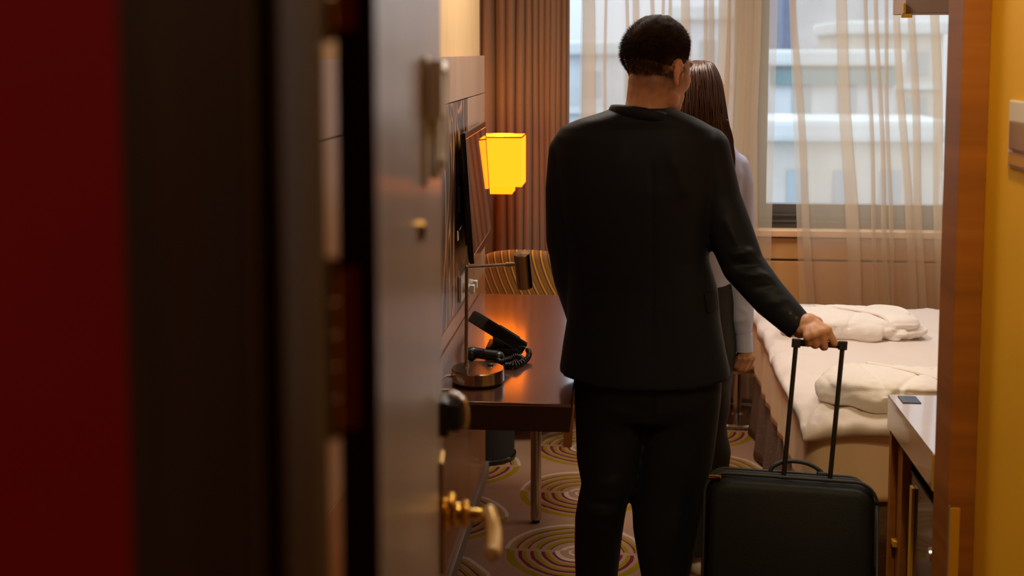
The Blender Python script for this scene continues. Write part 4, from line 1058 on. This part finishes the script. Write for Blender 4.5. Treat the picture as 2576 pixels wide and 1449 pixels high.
# long hair: a flowing mass made of strands over a core
def rowW(y, xl, xr, yc, hd):
    a_, b2 = at(xl, y, Y=yc), at(xr, y, Y=yc); return (a_.z, a_.x, b2.x, yc, hd)
HR = [(154, 1752, 1770, 3.61, .02), (160, 1728, 1788, 3.605, .055), (176, 1708, 1800, 3.60, .080), (205, 1698, 1812, 3.595, .095), (250, 1690, 1820, 3.585, .100), (300, 1682, 1828, 3.575, .092), (345, 1678, 1838, 3.560, .070), (385, 1682, 1845, 3.55, .055), (415, 1700, 1846, 3.545, .035), (440, 1740, 1846, 3.54, .020)]
HW = [rowW(*r) for r in HR]
core = B(); loft(core, [(z, a_+.006, b2-.008, yc, max(.01, hd-.006), 2.1) for z, a_, b2, yc, hd in HW[:-1]], 40)
hair = merged('hair', core, .007, m_whair, wom, 2)
bm = B(); rnd = random.Random(5)
for k in range(620):
    a0 = rnd.random()*2*pi; end = rnd.choice([7, 8, 8, 9, 9]); rr_ = .0012+.0022*rnd.random(); pts = []; dr = rnd.uniform(-.25, .25); off = rnd.uniform(-.004, .004); lag = rnd.uniform(-.012, .02)
    for j, (z, xl, xr, yc, hd) in enumerate(HW[:end+1]):
        u = j/len(HW); aa = a0+dr*u+.12*sin(u*5+k)
        pts.append(Vector(((xl+xr)/2+((xr-xl)/2+off)*cos(aa), yc+(hd+off)*sin(aa), z+lag*u)))
    pts = spline(pts, 3); n_ = len(pts)
    tube(bm, pts, rr_, 4, rf=[rr_*(1-.85*max(0, (i/(n_-1)-.7)/.3)) for i in range(n_)])
# the lock falling onto the shoulder
for k in range(40):
    o_ = rnd.uniform(-6, 8); pts = spline([P3(1822+o_, 300, 3.53), P3(1836+o_, 350, 3.52), P3(1838+o_*.8, 385, 3.515), P3(1842+o_*.5, 415+rnd.uniform(-8, 8), 3.515), P3(1843+o_*.2, 446+rnd.uniform(-16, 6), 3.52)], 5)
    tube(bm, pts, .002, 4, rf=[.0018*(1-.9*(i/(len(pts)-1))**2) for i in range(len(pts))])
o = link('strands', bm, m_whair, smooth=True); fix(o, hair); o['kind'] = 'stuff'
# blouse
bm = B()
wr0 = lambda y, xl, xr, hd, yc=3.60: (lambda a_, b2: (a_.z, a_.x, b2.x, yc, hd, 2.4))(at(xl, y, Y=yc), at(xr, y, Y=yc))
loft(bm, list(reversed([wr0(350, 1720, 1830, .05), wr0(372, 1685, 1852, .065), wr0(395, 1655, 1868, .075), wr0(430, 1640, 1876, .085), wr0(520, 1648, 1868, .09), wr0(620, 1660, 1850, .085), wr0(700, 1662, 1838, .085), wr0(722, 1664, 1836, .085)])), 44)
cap_chain(bm, [P3(1850, 418, 3.60), P3(1862, 470, 3.60), P3(1866, 560, 3.60), P3(1868, 650, 3.61), P3(1864, 740, 3.60), P3(1866, 800, 3.59)], [.042, .042, .038, .037, .038, .036], 22)
cyl(bm, P3(1866, 800, 3.59), P3(1871, 842, 3.585), .036, .026, 24)
cap_chain(bm, [ws2, we2, ww2], [.044, .040, .032], 20)
wc = [(P3(1850, 500, 3.52), P3(1872, 620, 3.54), .008, .006), (P3(1835, 400, 3.52), P3(1850, 520, 3.52), .012, .006), (P3(1862, 520, 3.55), P3(1900, 515, 3.57), .004, -.004), (P3(1850, 765, 3.55), P3(1885, 790, 3.55), .008, .008), (P3(1845, 790, 3.55), P3(1890, 760, 3.55), .006, -.007), (P3(1870, 690, 3.56), P3(1885, 750, 3.56), .008, .006), (P3(1850, 815, 3.55), P3(1880, 800, 3.55), .006, .006)]
def foldsW(p):
    d_ = 0
    for (a_, b2, wd, h) in wc:
        ab = b2-a_; q = p-a_; t_ = max(0, min(1, q.dot(ab)/ab.length_squared)); dd = (q-ab*t_).length; d_ += h*math.exp(-(dd/wd)**2)
    return d_+.004*noise.noise((p.x*16, p.y*16, p.z*9))
bl = merged('blouse', bm, .0055, m_blouse, wom, 3, fn=foldsW)
ca_, cb_ = P3(1871, 838, 3.582), P3(1873, 884, 3.578)
fix(link('cuff', cyl(B(), ca_, cb_, .0262, .0255, 32), m_blouse), bl)
c_ = P3(1857, 858, 3.566); fix(link('cuff_button', ell(B(), c_, (.0035, .002, .0035), seg=12), m_blouse), bl)
# wide trousers
bm = B()
loft(bm, list(reversed([wr0(706, 1662, 1838, .086), wr0(760, 1655, 1846, .095), wr0(850, 1650, 1850, .105), wr0(950, 1652, 1844, .105), wr0(1010, 1656, 1832, .10)])), 44)
def legw(spec):
    loft(bm, list(reversed([wr0(y, a_, b2, hd) for y, a_, b2, hd in spec])), 30)
legw([(960, 1655, 1755, .095), (1100, 1645, 1740, .09), (1250, 1640, 1735, .088), (1400, 1640, 1735, .088), (1440, 1640, 1735, .088)])
legw([(960, 1745, 1842, .098), (1060, 1740, 1828, .092), (1128, 1735, 1838, .094), (1200, 1725, 1832, .090), (1300, 1716, 1806, .086), (1376, 1712, 1788, .080)])
merged('trousers', bm, .0062, m_wtrou, wom, 3, .008, 9)
for an in (wl, wr_):
    bm = B(); ell(bm, an+Vector((0, .085, -.050)), (.040, .08, .032)); ell(bm, an+Vector((0, -.01, -.035)), (.036, .05, .045)); s_ = merged('shoe', bm, .005, m_shoe, wom, 3)
    fix(link('sole', BOX(an.x-.041, an.x+.041, an.y-.06, an.y+.165, .002, .026, .010), m_sole), s_)

# ------------------------------------------------------------------ suitcase
t = thing('suitcase', 'black soft trolley suitcase with its handle pulled up behind the suited figure', 'suitcase', (.40, 2.7, 0))
# local frame: x to the right, z up the case, y away from the camera; tilted so the top leans forward
tilt = radians(14); yaw = radians(-4)
base = Vector((.387, 2.69, .030))
CM = Matrix.Translation(base) @ Matrix.Rotation(yaw, 4, 'Z') @ Matrix.Rotation(-tilt, 4, 'X') @ Matrix.Rotation(radians(.8), 4, 'Y')
W_, Hh, Dd = .405, .585, .175
def slab(bm, y0, y1, wd, h0, h1, r, bulge=.012):
    n = 8; out = rbox_outline(wd, h1-h0, r, 8); rs = []
    for k in range(n+1):
        u = k/n; y = y0+(y1-y0)*u; s = min(u, 1-u)*2; inset = bulge*(1-min(1, s*2.2))**2
        rs.append([CM @ Vector((x*(1-2*inset/wd), y, (h0+h1)/2+z*(1-2*inset/(h1-h0)))) for x, z in out])
    rings(bm, rs); bmesh.ops.recalc_face_normals(bm, faces=bm.faces); return bm
link('shell', slab(B(), .03, Dd, W_, 0, Hh, .05), m_case, t, smooth=True)
link('front_pocket', slab(B(), -.012, .032, W_-.022, .02, Hh-.014, .045, .014), m_case, t, smooth=True)
def piping(y, wd, h0, h1, r, rr):
    pts = [CM @ Vector((x, y, (h0+h1)/2+z)) for x, z in rbox_outline(wd, h1-h0, r, 8)]; pts.append(pts[0]); return tube(B(), pts, rr, 8)
link('piping', piping(.030, W_+.002, -.001, Hh+.001, .05, .0042), m_blacks, t, smooth=True)
link('piping', piping(Dd-.01, W_-.004, .0, Hh, .05, .0042), m_blacks, t, smooth=True)
link('zip', piping(.10, W_+.001, -.001, Hh+.0005, .05, .003), m_blacks, t, smooth=True)
link('carry_handle', tube(B(), spline([CM @ Vector(v) for v in ((-.045, .12, Hh-.002), (-.035, .12, Hh+.018), (0, .12, Hh+.032), (.045, .12, Hh+.030), (.078, .12, Hh+.014), (.088, .12, Hh-.004))], 8), .0055, 10), m_blacks, t, smooth=True)
link('handle_mount', box(B(), .070, .095, .105, .135, Hh-.002, Hh+.012, .003, mat=CM), m_blacks, t)
link('zip_pull', box(B(), -.195, -.165, .02, .035, Hh-.012, Hh-.004, .002, mat=CM), m_brass, t)
link('side_handle', tube(B(), spline([CM @ Vector(v) for v in ((W_/2, .1, .38), (W_/2+.012, .1, .36), (W_/2+.014, .1, .28), (W_/2, .1, .25))], 8), .006, 8), m_blacks, t, smooth=True)
for sgn, gp in ((0, GA), (1, GB)):
    lo = at((1974, 2089)[sgn], (1172, 1192)[sgn], Y=2.885)
    dirv = (gp-lo).normalized(); link('pole', cyl(B(), lo-dirv*.10, gp-dirv*.004, .0058, seg=16), m_black, t, smooth=False)
    q = (GB-GA).normalized(); up = dirv; sd = up.cross(q).normalized(); SM = Matrix(((q.x, sd.x, up.x, gp.x), (q.y, sd.y, up.y, gp.y), (q.z, sd.z, up.z, gp.z), (0, 0, 0, 1)))
    link('handle_joint', box(B(), -.010, .010, -.009, .009, -.012, .010, .002, mat=SM), m_black, t)
link('grip', cyl(B(), GA, GB, .0085, seg=16), m_black, t, smooth=True)
for sx in (-1, 1):
    for yy in (.03, .17):
        c_ = CM @ Vector((sx*.165, yy, -.0)); 
        h_ = link('wheel_housing', box(B(), sx*.165-.018, sx*.165+.018, yy-.022, yy+.022, -.018, .01, .004, mat=CM), m_black, t)
        wz = .021 if yy > .1 else None
        cw = CM @ Vector((sx*.165, yy, -.028)); link('wheel', cyl(B(), cw-Vector((.011, 0, 0)), cw+Vector((.011, 0, 0)), .019, seg=24), m_blacks, t)
